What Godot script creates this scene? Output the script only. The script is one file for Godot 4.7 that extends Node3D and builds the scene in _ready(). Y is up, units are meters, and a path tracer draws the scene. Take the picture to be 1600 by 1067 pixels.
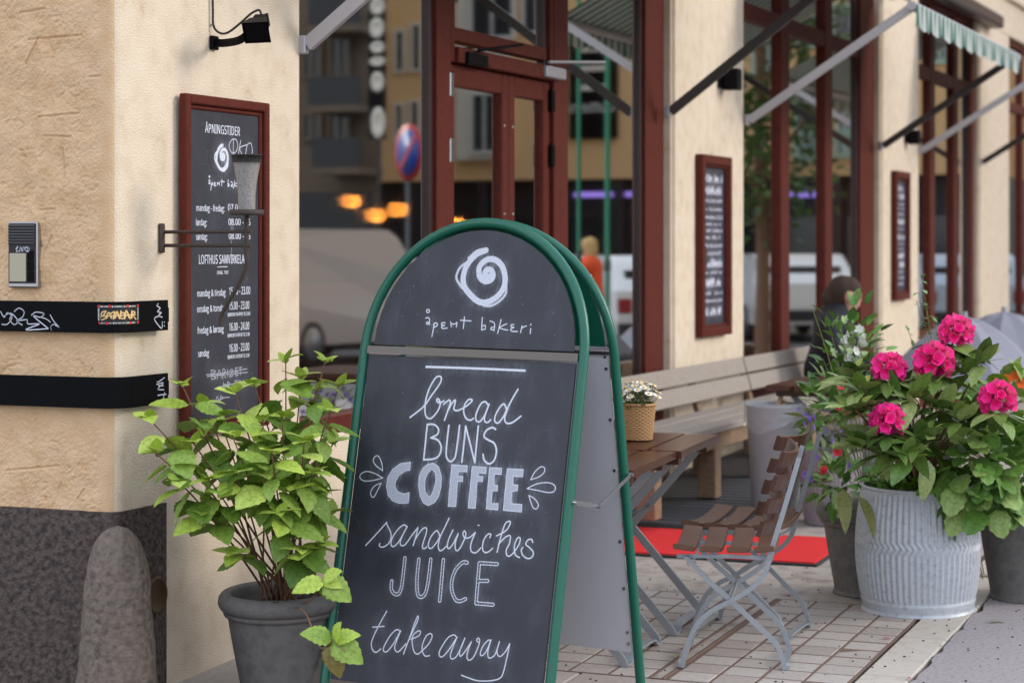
extends Node3D
# Street corner cafe. x runs along the facade, the facade face is z = 0, the street lies at +z.
const F := 3293.0
const SLOPE := 0.0363
var CAM := Vector3(0, 1.7215, 3.87)
var CO := cos(deg_to_rad(22.9))
var SI := sin(deg_to_rad(22.9))
var M := {}
var cache := {}
var rng := RandomNumberGenerator.new()

# ---------- pixel (1600 x 1067 photograph) to place ----------
func ray(u: float, v: float) -> Vector3:
	var a := (u - 800.0) / F
	return Vector3(CO + a * SI, -(v - 385.0) / F, -SI + a * CO)
func zp(u: float, v: float, z := 0.0) -> Vector3:
	var r := ray(u, v)
	return CAM + r * ((z - CAM.z) / r.z)
func xp(u: float, v: float, x: float) -> Vector3:
	var r := ray(u, v)
	return CAM + r * ((x - CAM.x) / r.x)
func gp(u: float, v: float, h := 0.0) -> Vector3:
	var r := ray(u, v)
	return CAM + r * ((h - CAM.y) / (r.y - SLOPE * r.x))
func dp(u: float, v: float, d: float) -> Vector3:
	return CAM + ray(u, v) * d
func hit(u: float, v: float, o: Vector3, n: Vector3) -> Vector3:
	var r := ray(u, v)
	return CAM + r * (n.dot(o - CAM) / n.dot(r))
func gy(x: float) -> float:
	if x <= 9.0: return SLOPE * x
	if x <= 14.0: return SLOPE * 9.0 + SLOPE * (x - 9.0) * (1.0 - (x - 9.0) / 10.0)
	var t := clampf((x - 14.0) / 10.0, 0.0, 1.0)
	return lerpf(0.4174, 0.13, t * t * (3.0 - 2.0 * t))

# ---------- mesh helpers ----------
func nst() -> SurfaceTool:
	var s := SurfaceTool.new()
	s.begin(Mesh.PRIMITIVE_TRIANGLES)
	return s
func tri(s: SurfaceTool, a: Vector3, b: Vector3, c: Vector3) -> void:
	s.add_vertex(a); s.add_vertex(c); s.add_vertex(b)
func quad(s: SurfaceTool, a: Vector3, b: Vector3, c: Vector3, d: Vector3) -> void:
	tri(s, a, b, c); tri(s, a, c, d)
func fin(s: SurfaceTool) -> ArrayMesh:
	s.generate_normals()
	return s.commit()
func bbox(s: SurfaceTool, c: Vector3, size: Vector3, bev := 0.003, bs := Basis.IDENTITY) -> void:
	s.set_smooth_group(-1)
	var h := size * 0.5
	var b := minf(bev, minf(h.x, minf(h.y, h.z)) * 0.9)
	var v := func(sx: float, sy: float, sz: float, ax: int) -> Vector3:
		var p := Vector3(sx * (h.x - b), sy * (h.y - b), sz * (h.z - b))
		if ax == 0: p.x = sx * h.x
		elif ax == 1: p.y = sy * h.y
		else: p.z = sz * h.z
		return c + bs * p
	for sg in [-1.0, 1.0]:
		var q := [[v.call(sg, -1, -1, 0), v.call(sg, 1, -1, 0), v.call(sg, 1, 1, 0), v.call(sg, -1, 1, 0)],
			[v.call(-1, sg, -1, 1), v.call(-1, sg, 1, 1), v.call(1, sg, 1, 1), v.call(1, sg, -1, 1)],
			[v.call(-1, -1, sg, 2), v.call(1, -1, sg, 2), v.call(1, 1, sg, 2), v.call(-1, 1, sg, 2)]]
		for f in q:
			if sg > 0: quad(s, f[0], f[1], f[2], f[3])
			else: quad(s, f[3], f[2], f[1], f[0])
	if b <= 0.0: return
	for i in [-1.0, 1.0]:
		for j in [-1.0, 1.0]:
			_e(s, v.call(i, j, -1, 0), v.call(i, j, 1, 0), v.call(i, j, 1, 1), v.call(i, j, -1, 1), c)
			_e(s, v.call(i, -1, j, 0), v.call(i, 1, j, 0), v.call(i, 1, j, 2), v.call(i, -1, j, 2), c)
			_e(s, v.call(-1, i, j, 1), v.call(1, i, j, 1), v.call(1, i, j, 2), v.call(-1, i, j, 2), c)
			for k in [-1.0, 1.0]:
				var a: Vector3 = v.call(i, j, k, 0); var d: Vector3 = v.call(i, j, k, 1); var e: Vector3 = v.call(i, j, k, 2)
				if (d - a).cross(e - a).dot(a - c) > 0: tri(s, a, d, e)
				else: tri(s, a, e, d)
func _e(s: SurfaceTool, a: Vector3, b: Vector3, c: Vector3, d: Vector3, o: Vector3) -> void:
	if (b - a).cross(c - a).dot(a - o) > 0: quad(s, a, b, c, d)
	else: quad(s, d, c, b, a)
func boxm(size: Vector3, bev := 0.003) -> ArrayMesh:
	var k := "b%s_%s" % [size, bev]
	if not cache.has(k):
		var s := nst()
		bbox(s, Vector3.ZERO, size, bev)
		cache[k] = fin(s)
	return cache[k]
func smooth(p: Array, per := 6) -> Array:
	var o := []
	for i in p.size() - 1:
		var a = p[maxi(i - 1, 0)]; var b = p[i]; var c = p[i + 1]; var d = p[mini(i + 2, p.size() - 1)]
		for k in per:
			var t := float(k) / per
			o.append(0.5 * (2.0 * b + (c - a) * t + (2.0 * a - 5.0 * b + 4.0 * c - d) * t * t + (3.0 * b - a - 3.0 * c + d) * t * t * t))
	o.append(p[p.size() - 1])
	return o
func tube(s: SurfaceTool, p: Array, r, seg := 8, caps := true) -> void:
	var n := p.size()
	var rings := []
	var nx := Vector3.ZERO
	for i in n:
		var t: Vector3 = (p[mini(i + 1, n - 1)] - p[maxi(i - 1, 0)]).normalized()
		if i == 0: nx = (Vector3.UP if absf(t.y) < 0.9 else Vector3.RIGHT).cross(t).normalized()
		else: nx = (nx - t * nx.dot(t)).normalized()
		var ny := t.cross(nx)
		var rr: float = r[i] if r is Array else r
		var ring := []
		for k in seg:
			var a := TAU * k / seg
			ring.append(p[i] + (nx * cos(a) + ny * sin(a)) * rr)
		rings.append(ring)
	s.set_smooth_group(0)
	for i in n - 1:
		for k in seg:
			var k2 := (k + 1) % seg
			quad(s, rings[i][k], rings[i][k2], rings[i + 1][k2], rings[i + 1][k])
	if caps:
		s.set_smooth_group(-1)
		for k in range(1, seg - 1):
			tri(s, rings[0][0], rings[0][k + 1], rings[0][k])
			tri(s, rings[n - 1][0], rings[n - 1][k], rings[n - 1][k + 1])
func bar(s: SurfaceTool, p: Array, w: float, th: float, side: Vector3) -> void:
	# flat bar: th along the fixed vector side, w across it in the plane of the path
	s.set_smooth_group(-1)
	var prev := []
	for i in p.size():
		var t: Vector3 = (p[mini(i + 1, p.size() - 1)] - p[maxi(i - 1, 0)]).normalized()
		var e := t.cross(side).normalized() * w * 0.5
		var f := side.normalized() * th * 0.5
		var r := [p[i] + e + f, p[i] - e + f, p[i] - e - f, p[i] + e - f]
		if i > 0:
			for k in 4: quad(s, prev[k], r[k], r[(k + 1) % 4], prev[(k + 1) % 4])
		else: quad(s, r[0], r[1], r[2], r[3])
		prev = r
	quad(s, prev[3], prev[2], prev[1], prev[0])
func lathe(s: SurfaceTool, prof: Array, seg := 32, c := Vector3.ZERO) -> void:
	s.set_smooth_group(0)
	for i in prof.size() - 1:
		var a: Vector2 = prof[i]; var b: Vector2 = prof[i + 1]
		for k in seg:
			var t0 := TAU * k / seg; var t1 := TAU * (k + 1) / seg
			var d0 := Vector3(cos(t0), 0, sin(t0)); var d1 := Vector3(cos(t1), 0, sin(t1))
			var u := Vector3.UP
			if a.x > 1e-6: tri(s, c + d0 * a.x + u * a.y, c + d1 * b.x + u * b.y, c + d1 * a.x + u * a.y)
			if b.x > 1e-6: tri(s, c + d0 * a.x + u * a.y, c + d0 * b.x + u * b.y, c + d1 * b.x + u * b.y)
func prism(s: SurfaceTool, poly: Array, z0: float, z1: float, xf := Transform3D.IDENTITY) -> void:
	s.set_smooth_group(-1)
	var pv := PackedVector2Array(poly)
	if Geometry2D.is_polygon_clockwise(pv): pv.reverse()
	var ix := Geometry2D.triangulate_polygon(pv)
	for i in range(0, ix.size(), 3):
		var a := pv[ix[i]]; var b := pv[ix[i + 1]]; var c := pv[ix[i + 2]]
		if (b - a).cross(c - a) < 0:
			var w := b; b = c; c = w
		tri(s, xf * Vector3(a.x, a.y, z1), xf * Vector3(b.x, b.y, z1), xf * Vector3(c.x, c.y, z1))
		tri(s, xf * Vector3(a.x, a.y, z0), xf * Vector3(c.x, c.y, z0), xf * Vector3(b.x, b.y, z0))
	for i in pv.size():
		var a := pv[i]; var b := pv[(i + 1) % pv.size()]
		quad(s, xf * Vector3(a.x, a.y, z0), xf * Vector3(b.x, b.y, z0), xf * Vector3(b.x, b.y, z1), xf * Vector3(a.x, a.y, z1))

# ---------- scene tree helpers ----------
var used := {}
func numbered(n: String) -> String:
	used[n] = used.get(n, -1) + 1
	return n if used[n] == 0 else "%s_%03d" % [n, used[n]]
func thing(called: String, label: String, cat: String, at := Vector3.ZERO, turn := 0.0, group := "") -> Node3D:
	var o := Node3D.new()
	o.name = numbered(called)
	add_child(o)
	o.position = at
	o.rotation.y = turn
	o.set_meta("label", label); o.set_meta("category", cat)
	if group: o.set_meta("group", group)
	return o
func structure(called: String, label: String) -> Node3D:
	var o := Node3D.new()
	o.name = numbered(called)
	add_child(o)
	o.set_meta("kind", "structure"); o.set_meta("label", label)
	return o
func put(m: Mesh, called: String, mt: Material, parent: Node3D, xf := Transform3D.IDENTITY) -> MeshInstance3D:
	var o := MeshInstance3D.new()
	o.name = called
	o.mesh = m
	o.material_override = mt
	parent.add_child(o, true)
	o.transform = xf
	return o
func obj(s: SurfaceTool, called: String, mt: Material, parent: Node3D) -> MeshInstance3D:      # shape in the parent's own axes
	return put(fin(s), called, mt, parent)
func wobj(s: SurfaceTool, called: String, mt: Material, parent: Node3D) -> MeshInstance3D:     # shape in world axes
	var o := put(fin(s), called, mt, parent)
	o.global_transform = Transform3D.IDENTITY
	return o
func boxw(called: String, a: Vector3, b: Vector3, mt: Material, parent: Node3D, bev := 0.004) -> MeshInstance3D:
	var lo := Vector3(minf(a.x, b.x), minf(a.y, b.y), minf(a.z, b.z)); var hi := Vector3(maxf(a.x, b.x), maxf(a.y, b.y), maxf(a.z, b.z))
	var o := put(boxm(hi - lo, bev), called, mt, parent)
	o.global_transform = Transform3D(Basis.IDENTITY, (lo + hi) * 0.5)
	return o

# ---------- materials ----------
func ntex(cols: Array, freq: float, sd: int, size := 512, oct := 4, offs := []) -> NoiseTexture2D:
	var n := FastNoiseLite.new()
	n.seed = sd; n.noise_type = FastNoiseLite.TYPE_SIMPLEX_SMOOTH; n.frequency = freq; n.fractal_octaves = oct
	var g := Gradient.new()
	var pc := PackedColorArray(); var po := PackedFloat32Array()
	for i in cols.size():
		pc.append(cols[i]); po.append(offs[i] if offs else float(i) / maxf(cols.size() - 1, 1))
	g.colors = pc; g.offsets = po
	var t := NoiseTexture2D.new()
	t.width = size; t.height = size; t.seamless = true; t.noise = n; t.color_ramp = g
	return t
func c8(r: int, g: int, b: int) -> Color:
	return Color(r / 255.0, g / 255.0, b / 255.0)
func mat(col: Color, rough := 0.8, metal := 0.0) -> StandardMaterial3D:
	var m := StandardMaterial3D.new()
	m.albedo_color = col; m.roughness = rough; m.metallic = metal
	return m
func nmat(cols: Array, freq: float, sd: int, scale: float, rough := 0.8, bump := 0.0, bfreq := 0.05, world := true, oct := 4, offs := [], metal := 0.0, size := 512) -> StandardMaterial3D:
	var m := mat(Color.WHITE, rough, metal)
	m.albedo_texture = ntex(cols, freq, sd, size, oct, offs)
	m.uv1_triplanar = true; m.uv1_world_triplanar = world; m.uv1_scale = Vector3.ONE * scale
	if bump > 0.0:
		m.heightmap_enabled = true
		m.heightmap_texture = ntex([Color.BLACK, Color.WHITE], bfreq, sd + 7, size, 3)
		m.heightmap_scale = bump
	return m
func glass(col: Color, a := 0.06) -> StandardMaterial3D:
	var m := mat(Color(col, a), 0.02)
	m.transparency = BaseMaterial3D.TRANSPARENCY_ALPHA
	return m
func emit(col: Color, e: float) -> StandardMaterial3D:
	var m := mat(col, 0.6)
	m.emission_enabled = true; m.emission = col; m.emission_energy_multiplier = e
	return m
func petal(col: Color, back := 0.4) -> StandardMaterial3D:
	var m := mat(col, 0.7)
	m.backlight_enabled = true
	m.backlight = Color(back, back, back)
	return m
func leafmat(col: Color, rough := 0.5, back := 0.35) -> StandardMaterial3D:
	var m := mat(col, rough)
	m.backlight_enabled = true
	m.backlight = Color(back, back, back * 0.6)
	if not cache.has("leaftex"): cache["leaftex"] = ntex([Color(0.68, 0.7, 0.62), Color(0.92, 0.93, 0.9), Color(1, 1, 1)], 0.03, 401, 256, 4)
	m.albedo_texture = cache["leaftex"]
	m.uv1_triplanar = true; m.uv1_scale = Vector3.ONE * 7.0
	return m

func materials() -> void:
	M.plaster = nmat([c8(196, 173, 146), c8(213, 193, 168), c8(220, 202, 178), c8(225, 208, 185)], 0.007, 3, 0.9, 0.92, 0.27, 0.13, true, 6, [0.0, 0.15, 0.5, 1.0], 0.0, 1024)
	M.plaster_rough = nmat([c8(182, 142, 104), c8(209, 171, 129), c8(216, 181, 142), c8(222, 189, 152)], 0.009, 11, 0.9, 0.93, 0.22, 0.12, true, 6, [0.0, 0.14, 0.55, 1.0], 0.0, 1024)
	M.stone = nmat([c8(38, 33, 31), c8(66, 55, 51), c8(94, 79, 72), c8(50, 43, 41)], 0.05, 21, 1.0, 0.85, 0.6, 0.07, true, 5)
	M.guard = nmat([c8(62, 56, 52), c8(98, 87, 79), c8(126, 110, 98), c8(72, 66, 63)], 0.045, 23, 1.2, 0.85, 0.5, 0.06, true, 5)
	M.redwood = nmat([c8(74, 28, 19), c8(92, 37, 26), c8(82, 32, 22)], 0.03, 31, 1.0, 0.55, 0.04, 0.06)
	M.redwood.metallic_specular = 0.3
	M.darkred = nmat([c8(46, 18, 15), c8(58, 24, 20)], 0.03, 33, 1.0, 0.4)
	M.slate = nmat([c8(40, 41, 50), c8(50, 51, 61), c8(46, 47, 57)], 0.02, 41, 1.5, 0.55)
	M.black = nmat([c8(13, 13, 15), c8(20, 20, 22), c8(16, 16, 18)], 0.05, 43, 2.0, 0.35)
	M.black.metallic_specular = 0.15
	M.iron = nmat([c8(38, 32, 30), c8(62, 50, 44), c8(84, 64, 52)], 0.06, 45, 4.0, 0.7, 0.05, 0.2)
	M.chalk = mat(c8(226, 228, 238), 0.95)
	M.green = nmat([c8(13, 84, 66), c8(18, 96, 76), c8(16, 90, 70), c8(110, 150, 136)], 0.035, 47, 5.0, 0.35, 0.0, 0.05, true, 4, [0.0, 0.5, 0.86, 1.0])
	M.darkgreen = mat(c8(8, 66, 52), 0.4)
	M.greypanel = nmat([c8(190, 190, 196), c8(206, 206, 212), c8(198, 198, 204)], 0.1, 49, 3.0, 0.42)
	M.steel = mat(c8(176, 176, 178), 0.28, 1.0)
	M.polished = mat(c8(98, 92, 86), 0.14, 1.0)
	M.galv = nmat([c8(138, 144, 150), c8(168, 173, 178), c8(152, 158, 165)], 0.06, 51, 6.0, 0.45, 0.02, 0.2, false, 4, [], 0.55)
	M.galvdark = nmat([c8(86, 90, 95), c8(106, 110, 115)], 0.06, 52, 6.0, 0.5, 0.0, 0.2, false, 4, [], 0.5)
	M.zinc = nmat([c8(158, 163, 170), c8(188, 193, 199), c8(178, 183, 190), c8(140, 143, 147)], 0.02, 53, 3.0, 0.5, 0.03, 0.1, false, 5, [], 0.15)
	M.brown = nmat([c8(58, 32, 22), c8(80, 46, 32), c8(68, 38, 27)], 0.04, 55, 5.0, 0.28, 0.02, 0.15, false)
	M.slatseat = nmat([c8(82, 54, 39), c8(108, 75, 56), c8(94, 64, 47), c8(160, 136, 116)], 0.12, 56, 6.0, 0.5, 0.03, 0.2, false, 5, [0.0, 0.5, 0.82, 1.0])
	M.oldwood = nmat([c8(128, 112, 98), c8(154, 144, 134), c8(140, 130, 121)], 0.03, 57, 1.5, 0.8, 0.06, 0.08)
	M.oldwood.uv1_scale = Vector3(0.5, 6.0, 6.0)
	M.warmwood = nmat([c8(118, 94, 72), c8(146, 120, 96)], 0.03, 58, 1.5, 0.8, 0.05, 0.08)
	M.deck = nmat([c8(58, 58, 60), c8(78, 77, 78), c8(66, 66, 68)], 0.04, 59, 1.5, 0.75, 0.03, 0.1)
	M.red = nmat([c8(206, 22, 26), c8(224, 34, 36), c8(214, 28, 31)], 0.08, 61, 3.0, 0.95, 0.15, 0.3)
	M.rubber = mat(c8(46, 44, 46), 0.8)
	M.wicker = nmat([c8(166, 124, 78), c8(196, 154, 106), c8(182, 140, 92)], 0.1, 63, 12.0, 0.6)
	M.potgrey = nmat([c8(80, 78, 77), c8(96, 93, 91), c8(112, 107, 102), c8(90, 87, 86)], 0.010, 65, 3.0, 0.75, 0.12, 0.2, false, 5)
	M.lavpot = nmat([c8(126, 116, 122), c8(150, 140, 145)], 0.03, 67, 3.0, 0.7, 0.0, 0.1, false)
	M.plastic = nmat([c8(158, 164, 168), c8(174, 180, 183)], 0.02, 69, 2.0, 0.45)
	M.bag = glass(c8(225, 228, 232), 0.2)
	M.bag.roughness = 0.22
	M.soil = nmat([c8(36, 26, 20), c8(62, 46, 36)], 0.1, 71, 4.0, 0.95, 0.4, 0.2)
	M.stem = nmat([c8(96, 68, 50), c8(136, 102, 78)], 0.06, 73, 5.0, 0.8)
	M.stemgreen = mat(c8(112, 116, 58), 0.7)
	M.tile1 = nmat([c8(150, 140, 133), c8(172, 162, 154), c8(161, 151, 144)], 0.03, 75, 2.0, 0.85, 0.06, 0.25)
	M.tile2 = nmat([c8(140, 129, 122), c8(165, 154, 146), c8(152, 141, 134)], 0.035, 76, 2.0, 0.85, 0.06, 0.25)
	M.tile3 = nmat([c8(158, 149, 141), c8(180, 171, 163), c8(169, 160, 152)], 0.03, 77, 2.0, 0.85, 0.06, 0.25)
	M.mortar = nmat([c8(96, 74, 64), c8(124, 100, 89), c8(110, 87, 77)], 0.06, 78, 2.0, 0.95, 0.2, 0.3)
	M.concrete = nmat([c8(140, 128, 120), c8(170, 160, 150), c8(156, 145, 136), c8(118, 106, 100)], 0.014, 79, 0.9, 0.9, 0.12, 0.2, true, 6)
	M.kerb = nmat([c8(172, 162, 150), c8(190, 181, 170), c8(181, 172, 160)], 0.02, 80, 1.2, 0.85, 0.06, 0.3)
	M.asphalt = nmat([c8(116, 107, 106), c8(150, 142, 143), c8(160, 152, 153), c8(98, 91, 90)], 0.05, 81, 0.8, 0.9, 0.2, 0.3, true, 5, [0.0, 0.35, 0.8, 1.0], 0.0, 1024)
	M.road = nmat([c8(70, 69, 70), c8(92, 90, 90), c8(82, 80, 80)], 0.02, 82, 0.4, 0.9, 0.3, 0.3)
	M.glass = glass(c8(20, 24, 24), 0.03)
	var wt := Image.create(4, 4, false, Image.FORMAT_RGB8)
	wt.fill(Color.WHITE)
	M.film = mat(Color(0.93, 0.94, 0.93, 0.80), 0.02, 1.0)      # added half silvered sheet on the panes, lifts their reflections
	M.film.albedo_texture = ImageTexture.create_from_image(wt)
	M.film.transparency = BaseMaterial3D.TRANSPARENCY_ALPHA
	M.interior = mat(c8(40, 30, 25), 0.8)
	M.intfloor = mat(c8(52, 38, 28), 0.5)
	M.alu = mat(c8(170, 168, 172), 0.4, 0.3)
	M.armdark = mat(c8(62, 54, 50), 0.5)  # dark paint for right arms, partly standing in for shade beneath the cloth
	M.white = mat(c8(205, 204, 200), 0.7)
	M.skin = mat(c8(205, 150, 122), 0.6)
	M.putty = mat(c8(70, 72, 70), 0.6)
	M.brass = mat(c8(86, 66, 44), 0.5, 0.5)

# ---------- camera and light ----------
func stage() -> void:
	var cam := Camera3D.new()
	cam.name = "camera"
	add_child(cam)
	cam.look_at_from_position(CAM, CAM + Vector3(CO, 0, -SI))
	cam.projection = Camera3D.PROJECTION_FRUSTUM
	cam.near = 0.1; cam.far = 400.0
	cam.size = 0.1 * 1067.0 / F
	cam.frustum_offset = Vector2(0, -0.1 * (533.5 - 385.0) / F)
	var ca := CameraAttributesPhysical.new()
	ca.frustum_near = 0.1; ca.frustum_far = 400.0
	ca.frustum_focal_length = 74.0
	ca.frustum_focus_distance = 7.0
	ca.exposure_aperture = 3.2
	cam.attributes = ca
	cam.current = true
	var we := WorldEnvironment.new()
	we.name = "environment"
	var e := Environment.new()
	e.background_mode = Environment.BG_SKY
	var sk := ProceduralSkyMaterial.new()
	sk.sky_top_color = c8(198, 208, 226)
	sk.sky_horizon_color = c8(220, 225, 232)
	sk.ground_bottom_color = c8(120, 116, 112); sk.ground_horizon_color = c8(170, 168, 165)
	sk.sky_curve = 0.2
	sk.sky_energy_multiplier = 0.9
	e.sky = Sky.new()
	e.sky.sky_material = sk
	e.tonemap_mode = Environment.TONE_MAPPER_LINEAR
	e.tonemap_exposure = 2.9
	e.sdfgi_enabled = true; e.ssao_enabled = true; e.ssil_enabled = true
	we.environment = e
	add_child(we)
	var sun := DirectionalLight3D.new()
	sun.name = "sun"
	add_child(sun)
	sun.look_at_from_position(Vector3(3.5, 4.2, 9.0), Vector3.ZERO)
	sun.light_energy = 0.23
	sun.light_color = Color(1.0, 0.975, 0.94)
	sun.light_angular_distance = 20.0
	sun.shadow_enabled = true

# ---------- ground ----------
func sheet(s: SurfaceTool, x0: float, x1: float, z0: float, z1: float, dy: float, step := 0.5, rag := 0.0) -> void:
	s.set_smooth_group(0)
	var n := maxi(1, int((x1 - x0) / step))
	var fn := FastNoiseLite.new()
	fn.seed = 5; fn.frequency = 4.0
	for i in n:
		var a := lerpf(x0, x1, float(i) / n); var b := lerpf(x0, x1, float(i + 1) / n)
		var ra := z0 + rag * fn.get_noise_1d(a); var rb := z0 + rag * fn.get_noise_1d(b)
		quad(s, Vector3(a, gy(a) + dy, ra), Vector3(a, gy(a) + dy, z1), Vector3(b, gy(b) + dy, z1), Vector3(b, gy(b) + dy, rb))
func ground() -> void:
	var g := structure("ground", "grey asphalt ground around the cafe corner")
	var s := nst(); sheet(s, -40, 120, -0.3, 60, -0.018, 0.5); sheet(s, -40, 5.9, -40, -0.3, -0.03, 0.5); obj(s, "bed", M.mortar, g)
	var r := structure("road", "street surface beyond the pavement")
	s = nst(); sheet(s, -40, 120, 4.6, 60, -0.012, 0.5); obj(s, "surface", M.road, r)
	var p := structure("pavement", "pale grey asphalt pavement with a ragged edge beside the kerb slabs")
	s = nst()
	sheet(s, -10, 5.0, 2.36, 4.6, 0.0, 0.3)
	sheet(s, 5.0, 10.0, 2.352, 4.6, 0.0, 0.03, 0.022)
	sheet(s, 10.0, 60, 2.36, 4.6, 0.0, 0.3)
	obj(s, "asphalt", M.asphalt, p)
	s = nst(); sheet(s, 8.262, 60, -0.2, 2.15, -0.001, 0.15); obj(s, "concrete_patch", M.concrete, p)
	s = nst(); sheet(s, -20, 5.6, -0.2, 2.36, -0.002, 0.3); sheet(s, 5.6, 6.815, -0.2, 0.33, -0.004, 0.1); sheet(s, -20, 5.6, -30, -0.2, -0.002, 0.3); sheet(s, 6.815, 8.262, -0.2, 0.325, -0.002, 0.1); obj(s, "asphalt_patch", M.road, p)
	var tilt := Basis(Vector3(0, 0, 1), atan(SLOPE))
	var ks := structure("kerb", "row of pale concrete kerb slabs beside the small tiles")
	for i in 16:
		var x := 3.4 + i * 0.62 + 0.305
		put(boxm(Vector3(0.612, 0.06, 0.168), 0.006), "slab", M.kerb, ks, Transform3D(tilt if x < 9.0 else Basis.IDENTITY, Vector3(x, gy(x) - 0.0305, 2.2515)))
	var tl := structure("tile_paving", "small rectangular concrete paving tiles with brown joints")
	var tm := boxm(Vector3(0.1305 - 0.011, 0.03, 0.147 - 0.009), 0.003)
	var zs := []
	for k in 4: zs.append(2.153 - 0.147 * (k + 0.5))
	for k in 8: zs.append(1.495 - 0.147 * (k + 0.5))
	for i in 11:
		for z in zs:
			var x := 6.82 + 0.1305 * (i + 0.5)
			var b := tilt * Basis(Vector3(rng.randf_range(-1, 1), 0, rng.randf_range(-1, 1)).normalized(), rng.randf_range(-0.006, 0.006))
			put(tm, "tile", [M.tile1, M.tile2, M.tile3][rng.randi() % 3], tl, Transform3D(b, Vector3(x + rng.randf_range(-0.001, 0.001), gy(x) - 0.015 + rng.randf_range(-0.0015, 0.001), z + rng.randf_range(-0.001, 0.001))))
	for k in 5:
		put(boxm(Vector3(0.6, 0.04, 0.442), 0.006), "slab", [M.tile1, M.tile2][k % 2], tl, Transform3D(tilt, Vector3(6.512, gy(6.512) - 0.02, 1.925 - 0.448 * k)))
	s = nst(); sheet(s, 6.818, 8.262, 0.32, 2.16, -0.0016, 0.1); obj(s, "grout", M.mortar, tl)
	s = nst()
	for z in [1.502, 1.548]:
		bbox(s, Vector3(7.54, gy(7.54) - 0.005, z), Vector3(1.43, 0.012, 0.007), 0.002, tilt)
	obj(s, "drain_edge", M.mortar, tl)
	s = nst(); sheet(s, 6.82, 8.26, 1.509, 1.541, 0.0004, 0.1); obj(s, "drain_channel", M.concrete, tl)
	var dk := structure("deck", "dark grey timber deck boards under the bench")
	for i in 46:
		var x := 9.74 + i * 0.104
		put(boxm(Vector3(0.096, 0.03, 0.98), 0.005), "plank", M.deck, dk, Transform3D(Basis.IDENTITY, Vector3(x, gy(x) + 0.016, 0.53)))

# ---------- the cafe building ----------
const YT := 3.98
func grid(nu: int, nv: int, f: Callable) -> ArrayMesh:
	var vs := PackedVector3Array(); var ix := PackedInt32Array()
	for j in nv + 1:
		for i in nu + 1: vs.append(f.call(float(i) / nu, float(j) / nv))
	for j in nv:
		for i in nu:
			var a := j * (nu + 1) + i
			ix.append_array([a, a + nu + 1, a + 1, a + 1, a + nu + 1, a + nu + 2])
	var ar := []
	ar.resize(Mesh.ARRAY_MAX)
	ar[Mesh.ARRAY_VERTEX] = vs; ar[Mesh.ARRAY_INDEX] = ix
	var am := ArrayMesh.new()
	am.add_surface_from_arrays(Mesh.PRIMITIVE_TRIANGLES, ar)
	var s := SurfaceTool.new()
	s.create_from(am, 0)
	s.generate_normals()
	return s.commit()
func glazing(b: Node3D, called: String, x0: float, x1: float, y0: float, y1: float, mul: Array, trans: Array, jl := 0.06, jr := 0.06) -> Node3D:
	# frame members front at z = -0.05; mul = [[xa, xb], ...], trans = [[ya, yb], ...]
	var w := Node3D.new()
	w.name = called
	b.add_child(w, true)
	var mt: Material = M.redwood
	boxw("jamb", Vector3(x0, y0, -0.14), Vector3(x0 + jl, y1, -0.05), mt, w)
	boxw("jamb", Vector3(x1 - jr, y0, -0.14), Vector3(x1, y1, -0.05), mt, w)
	boxw("jamb_trim", Vector3(x1 - jr - 0.035, y0, -0.13), Vector3(x1 - jr - 0.001, y1, -0.068), M.darkred, w)
	boxw("head", Vector3(x0 + jl, y1 - 0.07, -0.14), Vector3(x1 - jr, y1, -0.052), mt, w)
	boxw("sill", Vector3(x0 + jl, y0, -0.15), Vector3(x1 - jr, y0 + 0.07, -0.03), mt, w)
	for m in mul: boxw("mullion", Vector3(m[0], y0 + 0.07, -0.14), Vector3(m[1], y1 - 0.07, -0.053), mt, w)
	var xs := [[x0 + jl, x1 - jr - 0.036]]
	if mul.size():
		xs = [[x0 + jl, mul[0][0]]]
		for i in mul.size(): xs.append([mul[i][1], (mul[i + 1][0] if i + 1 < mul.size() else x1 - jr - 0.036)])
	var ys := []
	var lo := y0 + 0.07
	for t in trans:
		ys.append([lo, t[0]]); lo = t[1]
	ys.append([lo, y1 - 0.07])
	for x in xs:
		for t in trans:
			boxw("transom", Vector3(x[0], t[0], -0.14), Vector3(x[1], t[1], -0.056), mt, w)
		for y in ys:
			var g := boxw("pane", Vector3(x[0] - 0.005, y[0] - 0.005, -0.098), Vector3(x[1] + 0.005, y[1] + 0.005, -0.092), M.glass, w, 0.0)
			film("added_mirror_film", x[0] - 0.004, x[1] + 0.004, y[0] - 0.004, y[1] + 0.004, -0.0906, w)
			var g2 := boxw("inner_pane", Vector3(x[0] - 0.005, y[0] - 0.005, -0.120), Vector3(x[1] + 0.005, y[1] + 0.005, -0.114), M.glass, w, 0.0)
	return w
func film(called: String, x0: float, x1: float, y0: float, y1: float, z: float, w: Node3D) -> void:  # added mirror sheet before a pane, brightens what the glass reflects
	var s := nst(); s.set_smooth_group(-1)
	s.set_uv(Vector2(0.5, 0.5))
	quad(s, Vector3(x0, y0, z), Vector3(x1, y0, z), Vector3(x1, y1, z), Vector3(x0, y1, z))
	wobj(s, called, M.film, w)
func X5(u: float, z := -0.05) -> float:
	return zp(u, 300, z).x
func Yz(u: float, v: float, z := -0.05) -> float:
	return zp(u, v, z).y
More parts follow.
